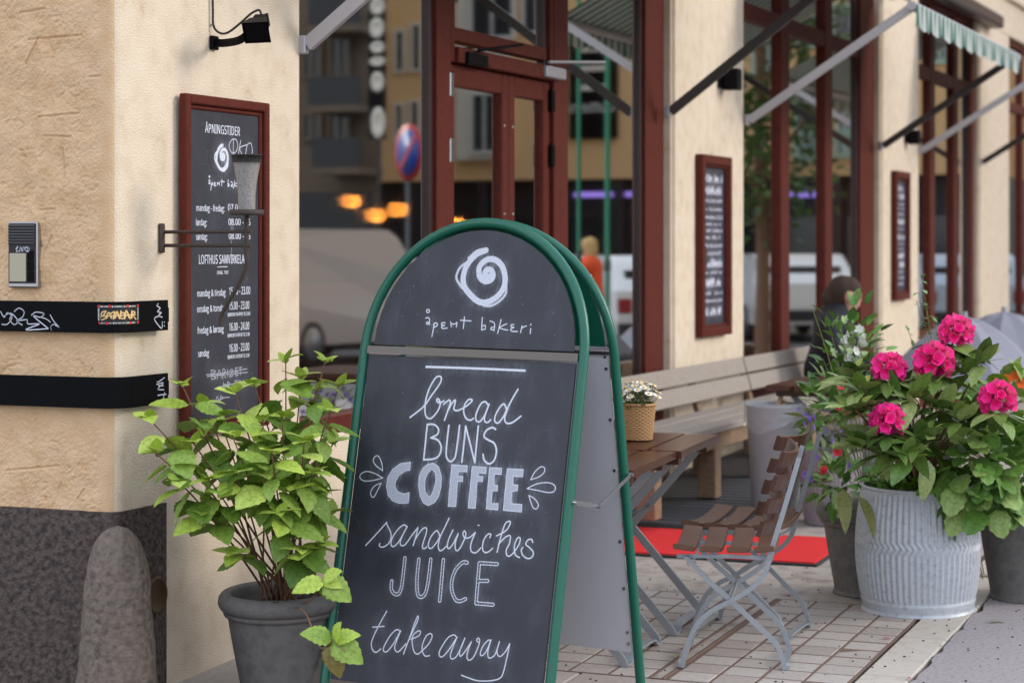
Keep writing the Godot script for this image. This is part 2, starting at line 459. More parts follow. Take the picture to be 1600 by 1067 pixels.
func building() -> void:
	var b := thing("bakery_building", "cream plastered corner cafe building with dark red window frames and stone base", "building", Vector3(5.833, gy(5.833), 0))
	var plan := Transform3D(Basis(Vector3(1, 0, 0), Vector3(0, 0, -1), Vector3(0, 1, 0)), Vector3.ZERO)
	var arc := []
	for k in 9:
		var a := PI / 2 * k / 8
		arc.append(Vector2(5.878 - 0.045 * sin(a), 0.045 - 0.045 * cos(a)))
	# facade pier at the corner (first half of the rounding), side wall (second half)
	var poly := [Vector2(7.076, 0.4), Vector2(7.076, 0.0)]
	for k in 5: poly.append(arc[k])
	poly.append(Vector2(5.95, 0.4))
	var s := nst(); prism(s, poly, -0.5, 10.0, plan); wobj(s, "wall", M.plaster, b)
	poly = [Vector2(5.95, 0.4)]
	for k in range(4, 9): poly.append(arc[k])
	poly.append_array([Vector2(5.833, 0.05), Vector2(5.84, 0.06), Vector2(5.84, 0.485), Vector2(5.833, 0.495), Vector2(5.833, 14.0), Vector2(6.2, 14.0), Vector2(6.2, 0.4)])
	s = nst(); prism(s, poly, -0.5, 10.0, plan); wobj(s, "side_wall", M.plaster_rough, b)
	var f1 := FastNoiseLite.new(); f1.seed = 4; f1.frequency = 5.0; f1.fractal_octaves = 4
	var f2 := FastNoiseLite.new(); f2.seed = 9; f2.frequency = 22.0; f2.fractal_type = FastNoiseLite.FRACTAL_RIDGED; f2.fractal_octaves = 2
	var f3 := FastNoiseLite.new(); f3.seed = 19; f3.frequency = 60.0; f3.fractal_octaves = 2
	var disp := func(z: float, y: float) -> float:
		var d := f1.get_noise_2d(z, y) * 0.008 + f3.get_noise_2d(z, y) * 0.002
		var r := maxf(0.0, f2.get_noise_2d(z * 0.55, y) - 0.35) * maxf(0.0, f1.get_noise_2d(z * 2.0 + 7.0, y * 2.0))
		d -= r * 0.018
		var seam := z + 0.30 + 0.014 * sin(y * 5.0) + f1.get_noise_2d(y * 0.8, 3.0) * 0.03       # vertical plaster seam
		if y > 1.75: d += 0.007 * exp(-seam * seam / 0.0002) - 0.005 * exp(-pow(seam - 0.035, 2.0) / 0.00012)
		return d
	var cuts := []
	for q in [[97, 232, 100, 278], [45, 62, 128, 55], [60, 183, 122, 177], [70, 212, 108, 214], [40, 100, 60, 60], [62, 328, 85, 327], [66, 400, 80, 368], [120, 780, 130, 765], [10, 735, 90, 728], [30, 20, 70, 14], [140, 120, 175, 118]]:
		var ca := xp(q[0], q[1], 5.833); var cb := xp(q[2], q[3], 5.833)
		cuts.append([Vector2(ca.z, ca.y), Vector2(cb.z, cb.y)])
	put(grid(150, 560, func(i: float, j: float) -> Vector3:
		var z := -0.05 - 0.44 * i; var y := 0.8 + 2.1 * j
		var e := minf(1.0, minf(i, 1.0 - i) * 20.0)
		var cut := 0.0
		for c in cuts:
			var pd := Geometry2D.get_closest_point_to_segment(Vector2(z, y), c[0], c[1]).distance_to(Vector2(z, y))
			if pd < 0.012: cut = maxf(cut, 0.007 * exp(-pd * pd / 0.000009)) - 0.0015 * exp(-pow(pd - 0.006, 2.0) / 0.000009)
		return Vector3(cut * e + 5.833 - (0.0012 + disp.call(z, y)) * e, y, z)), "plaster_coat", M.plaster_rough, b).global_transform = Transform3D.IDENTITY
	for q in [[11.53, 12.97], [16.80, 18.26], [21.1, 22.86], [25.2, 60.0]]:
		boxw("wall", Vector3(q[0], -0.5, -0.4), Vector3(q[1], YT, 0.0), M.plaster, b, 0.012)
	for q in [[11.548, 12.76], [16.83, 17.75], [21.12, 22.3]]:
		boxw("pilaster", Vector3(q[0], -0.4, -0.02), Vector3(q[1], YT - 0.01, 0.012), M.plaster, b, 0.006)
	boxw("wall", Vector3(7.077, YT, -0.4), Vector3(60.0, 10.0, -0.001), M.plaster, b, 0.0)
	boxw("cornice", Vector3(7.2, 4.35, -0.02), Vector3(60.0, 4.43, 0.05), M.plaster, b, 0.01)
	boxw("fascia_board", Vector3(18.3, 3.93, 0.0), Vector3(21.62, 4.06, 0.16), M.darkred, b, 0.02)
	# stone base
	var sp := [Vector2(6.122, -0.012), Vector2(6.122, 0.2), Vector2(5.95, 0.2), Vector2(5.95, 14.0), Vector2(5.815, 14.0), Vector2(5.815, 0.02)]
	for k in range(7, -1, -1):
		var a := PI / 2 * k / 8
		sp.append(Vector2(5.85 - 0.035 * sin(a), 0.023 - 0.035 * cos(a)))
	s = nst(); prism(s, sp, -0.5, 0.853, plan); wobj(s, "plinth", M.stone, b)
	s = nst()
	var cp := zp(241, 930, 0.012)
	var disc := Transform3D(Basis(Vector3(1, 0, 0), -PI / 2), cp)
	lathe(s, [Vector2(0.0, 0.0), Vector2(0.062, 0.0), Vector2(0.064, 0.006), Vector2(0.06, 0.013), Vector2(0.052, 0.013), Vector2(0.048, 0.009), Vector2(0, 0.009)], 28)
	var o := put(fin(s), "round_plate", M.brass, b)
	o.global_transform = Transform3D(Basis(Vector3(1, 0, 0), PI / 2), cp)
	# interior shell
	boxw("interior_floor", Vector3(6.3, -0.4, -7.0), Vector3(60, 0.42, -0.41), M.intfloor, b, 0.0)
	boxw("interior_wall", Vector3(6.3, 0.42, -7.2), Vector3(60, YT, -7.0), M.interior, b, 0.0)
	boxw("interior_wall", Vector3(6.21, 0.42, -7.0), Vector3(6.3, YT, -0.41), M.interior, b, 0.0)
	boxw("interior_wall", Vector3(17.4, 0.42, -7.0), Vector3(17.5, YT, -0.41), M.interior, b, 0.0)
	boxw("ceiling", Vector3(6.2, YT, -7.2), Vector3(60, YT + 0.1, -0.401), M.interior, b, 0.0)
	boxw("counter", Vector3(10.5, 0.42, -3.4), Vector3(17.0, 1.45, -2.8), M.interior, b, 0.01)
	# glazing
	var zt := 3.25
	var d0 := X5(705); var d1 := X5(865)
	glazing(b, "window", 7.078, d0, 0.98, YT, [], [], 0.06, d0 - X5(683))
	var sl := glazing(b, "window", X5(866), 11.528, 0.62, YT, [], [], X5(888) - X5(866), 11.528 - X5(1009))
	boxw("panel", Vector3(X5(866), 0.0, -0.13), Vector3(11.528, 0.62, -0.06), M.redwood, b)
	boxw("wall", Vector3(7.078, -0.3, -0.3), Vector3(d0, 0.98, -0.02), M.plaster, b, 0.01)
	glazing(b, "window", 12.972, 16.798, 0.90, YT, [[X5(1222), X5(1235)], [X5(1291), X5(1302)]], [[3.20, 3.31]], 0.06, 16.798 - X5(1345))
	boxw("panel", Vector3(12.972, 0.0, -0.13), Vector3(16.798, 0.90, -0.06), M.redwood, b)
	glazing(b, "window", 18.262, 21.098, 0.90, YT, [[X5(1455), X5(1462.5)], [X5(1492), X5(1499)]], [[3.22, 3.34]], 0.06, 21.098 - X5(1517))
	boxw("panel", Vector3(18.262, 0.0, -0.13), Vector3(21.098, 0.90, -0.06), M.redwood, b)
	glazing(b, "window", 22.862, 25.198, 0.90, YT, [[24.0, 24.08]], [[3.2, 3.3]])
	boxw("panel", Vector3(22.862, 0.0, -0.13), Vector3(25.198, 0.90, -0.06), M.redwood, b)
	# door group: top light, transom, two leaves
	var yt := Yz(705, 97); var yu := Yz(705, 40)
	glazing(b, "top_light", d0 + 0.001, d1 - 0.001, yt + 0.003, YT, [], [[yt + 0.10, yu]], 0.04, 0.04)
	var split := X5(801)
	for q in [[d0 + 0.004, split - 0.002, 0], [split + 0.002, d1 - 0.004, 1]]:
		var dr := Node3D.new()
		dr.name = "door"
		b.add_child(dr, true)
		var xa: float = q[0]; var xb: float = q[1]
		boxw("stile", Vector3(xa, 0.38, -0.13), Vector3(xa + 0.075, yt, -0.07), M.redwood, dr, 0.006)
		boxw("stile", Vector3(xb - 0.075, 0.38, -0.13), Vector3(xb, yt, -0.07), M.redwood, dr, 0.006)
		boxw("top_rail", Vector3(xa + 0.075, yt - 0.10, -0.13), Vector3(xb - 0.075, yt, -0.072), M.redwood, dr, 0.006)
		boxw("bottom_rail", Vector3(xa + 0.075, 0.38, -0.13), Vector3(xb - 0.075, 0.66, -0.072), M.redwood, dr, 0.006)
		boxw("pane", Vector3(xa + 0.07, 0.65, -0.106), Vector3(xb - 0.07, yt - 0.09, -0.1), M.glass, dr, 0.0)
		film("added_mirror_film", xa + 0.07, xb - 0.07, 0.65, yt - 0.09, -0.0985, dr)
		boxw("pane", Vector3(xa + 0.07, 0.65, -0.123), Vector3(xb - 0.07, yt - 0.09, -0.117), M.glass, dr, 0.0)
		var hx: float = xa if q[2] == 0 else xb
		for hv in ([[707, 132], [707, 235]] if q[2] == 0 else [[883, 160], [883, 245]]):
			var hy := Yz(hv[0], hv[1])
			boxw("hinge", Vector3(hx - 0.02, hy - 0.055, -0.068), Vector3(hx + 0.02, hy + 0.055, -0.045), M.steel if q[2] == 0 else M.black, dr, 0.004)
		for k in 4:
			var sc := nst(); lathe(sc, [Vector2(0, 0.004), Vector2(0.006, 0.003), Vector2(0.007, 0)], 8)
			put(fin(sc), "screw", M.steel, dr).global_transform = Transform3D(Basis(Vector3(1, 0, 0), PI / 2), Vector3(xb - 0.05 if q[2] == 0 else xa + 0.05, yt - 0.25 - 0.42 * k, -0.071))
		# door closer box and arm
		if q[2] == 0:
			var cc := zp(738, 93, -0.04)
			boxw("closer", cc + Vector3(-0.10, -0.028, -0.028), cc + Vector3(0.12, 0.028, 0.03), M.black, dr, 0.006)
			s = nst(); tube(s, [cc + Vector3(0, 0.04, 0.03), zp(815, 70, 0.02)], 0.008, 6); wobj(s, "closer_arm", M.black, dr)
		else:
			var cc := zp(862, 114, -0.04)
			boxw("closer", cc + Vector3(-0.13, -0.028, -0.028), cc + Vector3(0.13, 0.028, 0.03), M.alu, dr, 0.006)
			s = nst(); tube(s, [zp(858, 97, 0.0), zp(945, 97, 0.06)], 0.008, 6); wobj(s, "closer_arm", M.alu, dr)

func stone_and_rails() -> void:
	var at := Vector3(5.752, gy(5.752), 0.06)
	var t := thing("guard_stone", "rounded weathered granite guard stone leaning against the building corner", "guard stone", at)
	var fn := FastNoiseLite.new(); fn.seed = 2; fn.frequency = 6.0; fn.fractal_octaves = 4
	var H := 0.615
	put(grid(64, 60, func(i: float, j: float) -> Vector3:
		var a := TAU * i
		var y := H * j - 0.05 * (1.0 - j)
		var r := 0.142 - 0.052 * j
		if j > 0.72: r *= sqrt(maxf(0.0, 1.0 - pow((j - 0.72) / 0.28, 2.4)))
		var p := Vector3(cos(a) * r * 0.98, y, sin(a) * r)
		return p + Vector3(cos(a), 0, sin(a)) * fn.get_noise_3dv(p * 1.3 + Vector3(cos(a), 0, sin(a)) * 0.2) * 0.007), "stone", M.guard, t)
	# black flat rails that wrap the corner
	var k := 0
	for q in [[471.0, 519.5], [588.5, 637.0]]:
		var ya: float = 1.7215 - (q[0] - 385.0) * 6.9 / F; var yb: float = 1.7215 - (q[1] - 385.0) * 6.9 / F
		var rt := thing("wall_rail", ["black steel band round the corner with white graffiti tags and a sticker", "scuffed black steel band round the corner below the one with the sticker"][k], "wall rail", Vector3(5.79, yb, 0.03), 0.0, "black bands on the corner")
		var c := Vector2(5.878, -0.045)
		var path := [Vector2(5.80, -3.0), Vector2(5.80, -0.045)]
		for n in range(1, 12):
			var a := PI / 2 * n / 12
			path.append(c + Vector2(-cos(a), sin(a)) * 0.078)
		path.append(Vector2(5.878, 0.033))
		path.append(Vector2(X5(260, 0.033), 0.033))
		var s := nst()
		var pts := []
		for p in path: pts.append(Vector3(p.x, (ya + yb) * 0.5, p.y))
		bar(s, pts, 0.010, ya - yb, Vector3.UP)
		wobj(s, "band", M.black, rt)
		s = nst()
		for x in [5.95, 6.10]: bbox(s, Vector3(x, (ya + yb) / 2, 0.012), Vector3(0.03, 0.05, 0.03), 0.002)
		wobj(s, "standoff", M.black, rt)
		if k == 0:
			s = nst()
			for st in [[0, 150, 30, 200, 60, 160, 100, 200, 60, 260, 10, 262], [30, 190, 90, 165, 150, 230, 120, 265, 80, 220, 100, 180], [120, 150, 160, 120, 205, 150, 190, 200, 140, 232, 190, 268], [150, 232, 230, 222, 240, 258, 340, 260, 220, 310, 420, 300], [270, 182, 310, 155, 380, 168, 350, 200, 290, 192, 420, 300], [350, 200, 400, 215, 436, 242], [435, 180, 470, 240, 515, 290, 465, 262, 440, 285, 445, 310]]:
				s = nst(); ribbon(s, st, 0, 460, 5.615, 9.0, Vector3(5.7945, 0, 0), Vector3(1, 0, 0)); wobj(s, "graffiti_stroke", M.chalk, rt)
			for st in [[1385, 80, 1372, 100, 1402, 120, 1378, 150, 1412, 160, 1385, 185, 1420, 200], [1400, 188, 1350, 215, 1412, 297, 1420, 240], [1437, 240, 1438, 246], [1437, 272, 1438, 280]]:
				s = nst(); ribbon(s, st, 0, 460, 5.615, 9.0, Vector3(0, 0, 0.0386), Vector3(0, 0, 1)); wobj(s, "graffiti_stroke", M.chalk, rt)
			sticker(rt)
		else:
			s = nst()
			for st in [[1440, 730, 1380, 770, 1375, 760], [1370, 790, 1430, 775, 1380, 830, 1435, 835], [1385, 800, 1430, 800], [1380, 885, 1455, 875], [1440, 860, 1430, 910]]:
				s = nst(); ribbon(s, st, 0, 460, 5.615, 9.0, Vector3(0, 0, 0.0386), Vector3(0, 0, 1)); wobj(s, "graffiti_stroke", M.chalk, rt)
		k += 1
func ribbon(s: SurfaceTool, st: Array, ox: float, oy: float, sc: float, w: float, o: Vector3, n: Vector3) -> void:
	# a painted stroke given in zoomed photo coordinates, laid on the plane through o
	var p := []
	for i in range(0, st.size(), 2): p.append(hit(ox + st[i] / sc, oy + st[i + 1] / sc, o, n))
	if p.size() > 2: p = smooth(p, 5)
	var hw := w / sc * 6.9 / F * 0.5
	s.set_smooth_group(-1)
	for i in p.size() - 1:
		var t: Vector3 = (p[i + 1] - p[i]).normalized()
		var e := t.cross(n).normalized() * hw
		quad(s, p[i] + e - t * hw * 0.5, p[i] - e - t * hw * 0.5, p[i + 1] - e + t * hw * 0.5, p[i + 1] + e + t * hw * 0.5)
func sticker(rt: Node3D) -> void:
	var im := Image.create(256, 128, false, Image.FORMAT_RGB8)
	im.fill(c8(14, 12, 12))
	var r := RandomNumberGenerator.new(); r.seed = 3
	for k in 34:
		im.fill_rect(Rect2i(22 + k * 6, 7, r.randi_range(2, 5), 8), c8(230, 228, 225)); im.fill_rect(Rect2i(22 + k * 6, 113, r.randi_range(2, 5), 8), c8(230, 228, 225))
	for k in 10:
		im.fill_rect(Rect2i(6, 22 + k * 8, 7, 5), c8(230, 228, 225)); im.fill_rect(Rect2i(243, 22 + k * 8, 7, 5), c8(230, 228, 225))
	for p in [[8, 8], [78, 8], [168, 8], [246, 8], [10, 116], [66, 118], [186, 118], [246, 116]]:
		for a in range(-9, 10):
			for b in range(-9, 10):
				if a * a + b * b < 70: im.set_pixel(clampi(p[0] + a, 0, 255), clampi(p[1] + b, 0, 127), c8(206, 32, 40))
	var buf := PackedFloat32Array(); buf.resize(256 * 128)
	for st in [[30, 90, 40, 50, 60, 40, 50, 66, 66, 80, 40, 96], [60, 84, 74, 48, 86, 84], [80, 60, 100, 44, 96, 90], [104, 84, 112, 42, 126, 88, 132, 40], [128, 60, 146, 50, 150, 84, 136, 88], [152, 88, 160, 38, 176, 84], [170, 56, 186, 90, 196, 40], [196, 86, 204, 46, 222, 52, 206, 68, 228, 96], [34, 72, 224, 66]]:
		stamp(buf, 256, 128, st, 4.2)
	for y in 128:
		for x in 256:
			if buf[y * 256 + x] > 0.5: im.set_pixel(x, y, c8(214, 168, 96) if (x + y) % 7 > 1 else c8(236, 210, 170))
	var m := mat(Color.WHITE, 0.5)
	m.albedo_texture = ImageTexture.create_from_image(im)
	# it bends with the rail
	var ul := 156.0; var ur := 216.5
	var s := nst(); s.set_smooth_group(0)
	var y1 := 1.7215 - (476.0 - 385.0) * 6.88 / F; var y0 := 1.7215 - (507.0 - 385.0) * 6.88 / F
	var pts := [Vector3(5.7942, 0, xp(ul, 490, 5.7942).z), Vector3(5.7942, 0, -0.045)]
	for n in range(1, 7):
		var a := PI / 2 * n / 6
		pts.append(Vector3(5.878 - cos(a) * 0.0838, 0, -0.045 + sin(a) * 0.0838))
	pts.append(Vector3(X5(ur, 0.0388), 0, 0.0388))
	var L := 0.0
	for i in pts.size() - 1: L += pts[i].distance_to(pts[i + 1])
	var d := 0.0
	for i in pts.size() - 1:
		var a: Vector3 = pts[i]; var b: Vector3 = pts[i + 1]
		var e := d + a.distance_to(b)
		var vv := [[a, y0, d / L, 1.0], [b, y0, e / L, 1.0], [b, y1, e / L, 0.0], [a, y1, d / L, 0.0]]
		for q in [0, 2, 1, 0, 3, 2]:
			s.set_uv(Vector2(vv[q][2], vv[q][3])); s.add_vertex(Vector3(vv[q][0].x, vv[q][1], vv[q][0].z))
		d = e
	wobj(s, "sticker", m, rt)

func stamp(buf: PackedFloat32Array, W: int, H: int, st: Array, r: float, val := 1.0, closed := false) -> void:
	# smooth stroke rasterised into a coverage buffer (pixel coordinates)
	var p := []
	for i in range(0, st.size(), 2): p.append(Vector2(st[i], st[i + 1]))
	if closed: p.append(p[0])
	if p.size() > 2: p = smooth(p, 8)
	for i in p.size() - 1:
		var a: Vector2 = p[i]; var b: Vector2 = p[i + 1]
		var n := maxi(1, int(a.distance_to(b) / maxf(1.0, r * 0.4)))
		for k in n + 1:
			var c := a.lerp(b, float(k) / n)
			for y in range(maxi(0, int(c.y - r - 1)), mini(H - 1, int(c.y + r + 1)) + 1):
				for x in range(maxi(0, int(c.x - r - 1)), mini(W - 1, int(c.x + r + 1)) + 1):
					var q := clampf(r + 0.5 - Vector2(x, y).distance_to(c), 0.0, 1.0)
					if val >= 0.0:
						if q * val > buf[y * W + x]: buf[y * W + x] = q * val
					else: buf[y * W + x] *= 1.0 - q

# ---------- chalk lettering, traced as strokes ----------
# each set: [ox, oy, scale] of the zoom it was read from, then strokes
const SPIRAL := [[690, 132, 610, 165, 540, 230, 490, 310, 468, 400, 480, 490, 540, 570, 620, 635, 700, 640, 780, 600, 840, 540, 875, 460, 875, 370, 850, 290, 800, 235, 740, 217, 680, 235, 630, 290, 622, 350, 640, 405, 690, 435, 745, 415, 760, 370, 740, 328, 705, 322, 682, 350, 690, 380, 718, 392]]
const SPIRAL2 := [[560, 215, 450, 290, 408, 360, 405, 420, 455, 500], [890, 470, 882, 560, 820, 630, 740, 675, 670, 672], [680, 118, 600, 140, 520, 210]]
const APENT := [[107, 730, 114, 717, 130, 717, 137, 730, 130, 744, 114, 744, 107, 730], [100, 800, 125, 795, 138, 815, 132, 850, 115, 860, 105, 848, 120, 838, 140, 862], [185, 850, 172, 920, 160, 980], [175, 862, 200, 845, 215, 860, 200, 882, 174, 885], [290, 845, 260, 845, 256, 865, 285, 870, 256, 880, 265, 900, 310, 895], [345, 835, 351, 882], [350, 852, 385, 856, 405, 840, 400, 886], [480, 785, 468, 900], [440, 818, 545, 825], [655, 790, 648, 910], [650, 880, 680, 865, 684, 900, 650, 912], [730, 825, 770, 840, 776, 880, 768, 920], [772, 880, 742, 890, 745, 910, 770, 905], [840, 810, 805, 945], [895, 850, 825, 890, 905, 912], [965, 858, 940, 860, 940, 880, 965, 885, 936, 900, 945, 922, 1000, 925], [1045, 870, 1030, 935], [1040, 895, 1060, 880, 1088, 870], [1130, 895, 1125, 945], [1132, 850, 1130, 862]]
const BREAD := [[95, 412, 190, 335, 245, 258, 300, 180, 313, 140, 300, 125, 270, 140, 225, 220, 202, 310, 200, 380, 215, 413, 245, 415, 285, 370, 305, 320, 295, 285, 282, 285, 285, 302, 305, 308, 330, 296], [330, 318, 365, 290, 376, 308, 355, 370, 335, 430], [355, 370, 388, 310, 410, 290, 405, 325, 400, 352, 425, 362, 480, 335, 520, 302, 525, 286, 502, 286, 476, 320, 468, 370, 485, 415, 515, 428, 535, 415], [640, 328, 620, 300, 590, 312, 560, 370, 552, 420, 575, 440, 610, 400, 645, 318], [645, 315, 615, 400, 615, 435, 635, 443, 655, 425], [765, 348, 750, 315, 725, 330, 690, 390, 685, 435, 710, 445, 745, 400, 772, 345, 810, 272, 845, 212], [775, 345, 753, 410, 765, 446, 800, 445, 832, 425, 865, 398]]
const BUNS := [[215, 460, 202, 590, 190, 705], [215, 460, 262, 460, 292, 490, 285, 528, 240, 552], [240, 552, 288, 568, 312, 615, 298, 672, 260, 698, 190, 705], [365, 465, 350, 600, 348, 680, 372, 715, 400, 700, 416, 650, 440, 465], [455, 720, 470, 590, 482, 470], [482, 470, 514, 596, 545, 722], [545, 722, 558, 590, 570, 468], [690, 490, 665, 478, 625, 500, 610, 540, 640, 565, 680, 588, 696, 640, 680, 705, 645, 730, 612, 706, 603, 665]]
const COFFEE := [[410, 112, 405, 175, 370, 180, 320, 215, 292, 270, 290, 310, 305, 340, 340, 355, 365, 360, 400, 350, 393, 430, 330, 435, 270, 415, 235, 370, 222, 300, 235, 230, 270, 170, 330, 125], [590, 118, 630, 145, 652, 220, 650, 300, 630, 380, 600, 425, 550, 450, 510, 430, 485, 370, 473, 290, 480, 220, 505, 160, 545, 128], [733, 130, 855, 138, 852, 185, 785, 182, 782, 218, 820, 222, 817, 262, 778, 258, 765, 455, 705, 455], [893, 142, 1000, 148, 998, 195, 940, 192, 937, 218, 977, 222, 974, 260, 932, 257, 918, 468, 862, 466], [1028, 150, 1123, 155, 1120, 203, 1068, 200, 1062, 288, 1092, 290, 1088, 333, 1050, 330, 1042, 432, 1097, 430, 1093, 480, 1003, 473], [1167, 158, 1292, 163, 1288, 220, 1215, 217, 1210, 283, 1250, 285, 1246, 330, 1205, 335, 1195, 430, 1282, 437, 1278, 495, 1136, 483]]
const OHOLE := [585, 172, 605, 200, 605, 270, 590, 330, 570, 370, 552, 378, 530, 350, 522, 300, 525, 250, 545, 200, 565, 178]
const DROPS := [[193, 180, 185, 120, 160, 68, 135, 70, 120, 100, 140, 140, 193, 180], [195, 237, 130, 202, 70, 187, 25, 205, 15, 235, 45, 260, 110, 258, 195, 237], [182, 277, 130, 300, 100, 345, 105, 380, 125, 385, 150, 340, 182, 277], [1350, 243, 1385, 180, 1430, 142, 1458, 150, 1455, 185, 1415, 220, 1350, 243], [1322, 312, 1400, 275, 1490, 265, 1540, 290, 1535, 330, 1490, 342, 1400, 325, 1322, 312], [1337, 365, 1385, 395, 1410, 440, 1395, 470, 1370, 460, 1350, 415, 1337, 365]]
const SANDW := [[65, 282, 150, 190, 240, 88], [238, 95, 245, 115, 270, 165, 275, 220, 250, 270, 205, 295, 178, 285, 182, 265], [410, 125, 380, 110, 330, 150, 285, 220, 276, 275, 300, 288, 345, 240, 410, 122], [410, 125, 370, 200, 352, 260, 370, 283, 400, 265, 450, 195, 500, 130], [500, 130, 485, 200, 460, 280], [470, 240, 530, 150, 568, 132, 570, 172, 545, 250, 537, 295, 555, 305, 572, 290], [682, 200, 660, 155, 620, 190, 590, 250, 590, 295, 615, 300, 650, 260, 692, 190, 760, 50], [690, 190, 670, 270, 677, 315, 700, 318, 735, 285], [792, 148, 755, 230, 745, 290, 765, 300, 800, 250, 836, 178], [836, 178, 810, 265, 820, 320, 850, 300, 885, 230, 900, 180, 888, 155, 875, 180, 892, 212, 930, 210, 978, 168], [978, 168, 942, 265, 945, 325, 985, 335, 1025, 295], [1002, 108, 1009, 108], [1100, 210, 1108, 182, 1080, 185, 1045, 240, 1040, 310, 1065, 335, 1100, 320, 1122, 298], [1160, 330, 1190, 210, 1225, 100, 1260, 72, 1270, 90, 1235, 150, 1155, 195], [1172, 265, 1230, 205, 1270, 195, 1262, 260, 1237, 310, 1242, 355, 1265, 362, 1300, 330, 1345, 260, 1352, 212, 1328, 215, 1305, 280, 1312, 350, 1347, 374], [1457, 248, 1447, 222, 1415, 230, 1400, 265, 1430, 290, 1462, 330, 1450, 370, 1415, 382, 1375, 355, 1362, 312, 1376, 290]]
const JUICE := [[392, 385, 375, 540, 360, 640, 335, 685, 300, 680, 278, 640, 282, 578], [507, 395, 492, 560, 497, 680, 525, 708, 560, 680, 585, 580, 607, 395], [712, 398, 697, 570, 682, 738], [910, 420, 870, 420, 815, 480, 783, 570, 785, 660, 815, 728, 850, 740, 896, 722], [1160, 430, 1085, 426, 1014, 422], [1012, 424, 998, 590, 985, 758], [988, 758, 1060, 763, 1125, 768], [1000, 570, 1040, 570, 1080, 570]]
const TAKE := [[240, 82, 190, 170, 140, 270, 112, 345, 120, 400, 150, 425, 190, 395], [122, 215, 170, 212, 218, 207], [355, 250, 320, 235, 265, 290, 220, 370, 212, 410, 240, 418, 290, 360, 356, 243], [356, 245, 325, 320, 306, 380, 320, 418, 350, 408, 400, 350], [380, 437, 430, 300, 480, 160, 500, 120, 500, 150, 465, 230, 400, 375], [440, 315, 505, 285, 522, 250, 500, 245, 460, 280, 452, 330, 465, 410, 495, 437, 530, 412, 590, 350, 618, 290, 605, 265, 570, 285, 540, 350, 536, 410, 560, 452, 597, 448], [822, 295, 800, 275, 750, 300, 690, 390, 676, 440, 700, 458, 750, 410, 826, 293], [826, 295, 790, 380, 770, 450, 785, 475, 820, 455, 860, 380, 892, 300], [892, 300, 852, 400, 850, 450, 880, 430, 946, 330], [946, 330, 916, 410, 910, 465, 930, 485, 965, 455, 1000, 380, 1015, 320, 1002, 300, 990, 320, 1010, 338], [1105, 322, 1085, 318, 1040, 370, 1020, 430, 1035, 445, 1070, 410, 1110, 313], [1108, 318, 1085, 400, 1085, 455, 1105, 465, 1140, 440, 1162, 385, 1180, 328], [1180, 328, 1160, 400, 1166, 440, 1190, 450, 1230, 410, 1266, 345], [1266, 345, 1240, 470, 1210, 590, 1180, 635, 1100, 655, 1000, 655, 930, 635, 862, 610]]

func strokes(buf: PackedFloat32Array, W: int, H: int, sets: Array, z: Array, to: Callable, wd: float, val := 1.0) -> void:
	for st in sets:
		var q := []
		for i in range(0, st.size(), 2):
			var p: Vector2 = to.call(z[0] + st[i] / z[2], z[1] + st[i + 1] / z[2])
			q.append(p.x); q.append(p.y)
		stamp(buf, W, H, q, wd, val)
func fillpoly(buf: PackedFloat32Array, W: int, H: int, st: Array, z: Array, to: Callable, hole := []) -> void:
	var p := PackedVector2Array(); var h := PackedVector2Array()
	for i in range(0, st.size(), 2): p.append(to.call(z[0] + st[i] / z[2], z[1] + st[i + 1] / z[2]))
	for i in range(0, hole.size(), 2): h.append(to.call(z[0] + hole[i] / z[2], z[1] + hole[i + 1] / z[2]))
	var lo := p[0]; var hi := p[0]
	for q in p:
		lo = lo.min(q); hi = hi.max(q)
	for y in range(maxi(0, int(lo.y)), mini(H, int(hi.y) + 1)):
		for x in range(maxi(0, int(lo.x)), mini(W, int(hi.x) + 1)):
			if Geometry2D.is_point_in_polygon(Vector2(x, y), p) and not (h.size() and Geometry2D.is_point_in_polygon(Vector2(x, y), h)): buf[y * W + x] = maxf(buf[y * W + x], 0.78)
func blur(b: PackedFloat32Array, W: int, H: int, r: int) -> PackedFloat32Array:
	var t := PackedFloat32Array(); t.resize(W * H)
	var o := PackedFloat32Array(); o.resize(W * H)
	for y in H:
		var a := 0.0
		for x in range(-r, W):
			if x + r < W: a += b[y * W + x + r]
			if x - r - 1 >= 0: a -= b[y * W + x - r - 1]
			if x >= 0: t[y * W + x] = a / (2 * r + 1)
	for x in W:
		var a := 0.0
		for y in range(-r, H):
			if y + r < H: a += t[(y + r) * W + x]
			if y - r - 1 >= 0: a -= t[(y - r - 1) * W + x]
			if y >= 0: o[y * W + x] = a / (2 * r + 1)
	return o
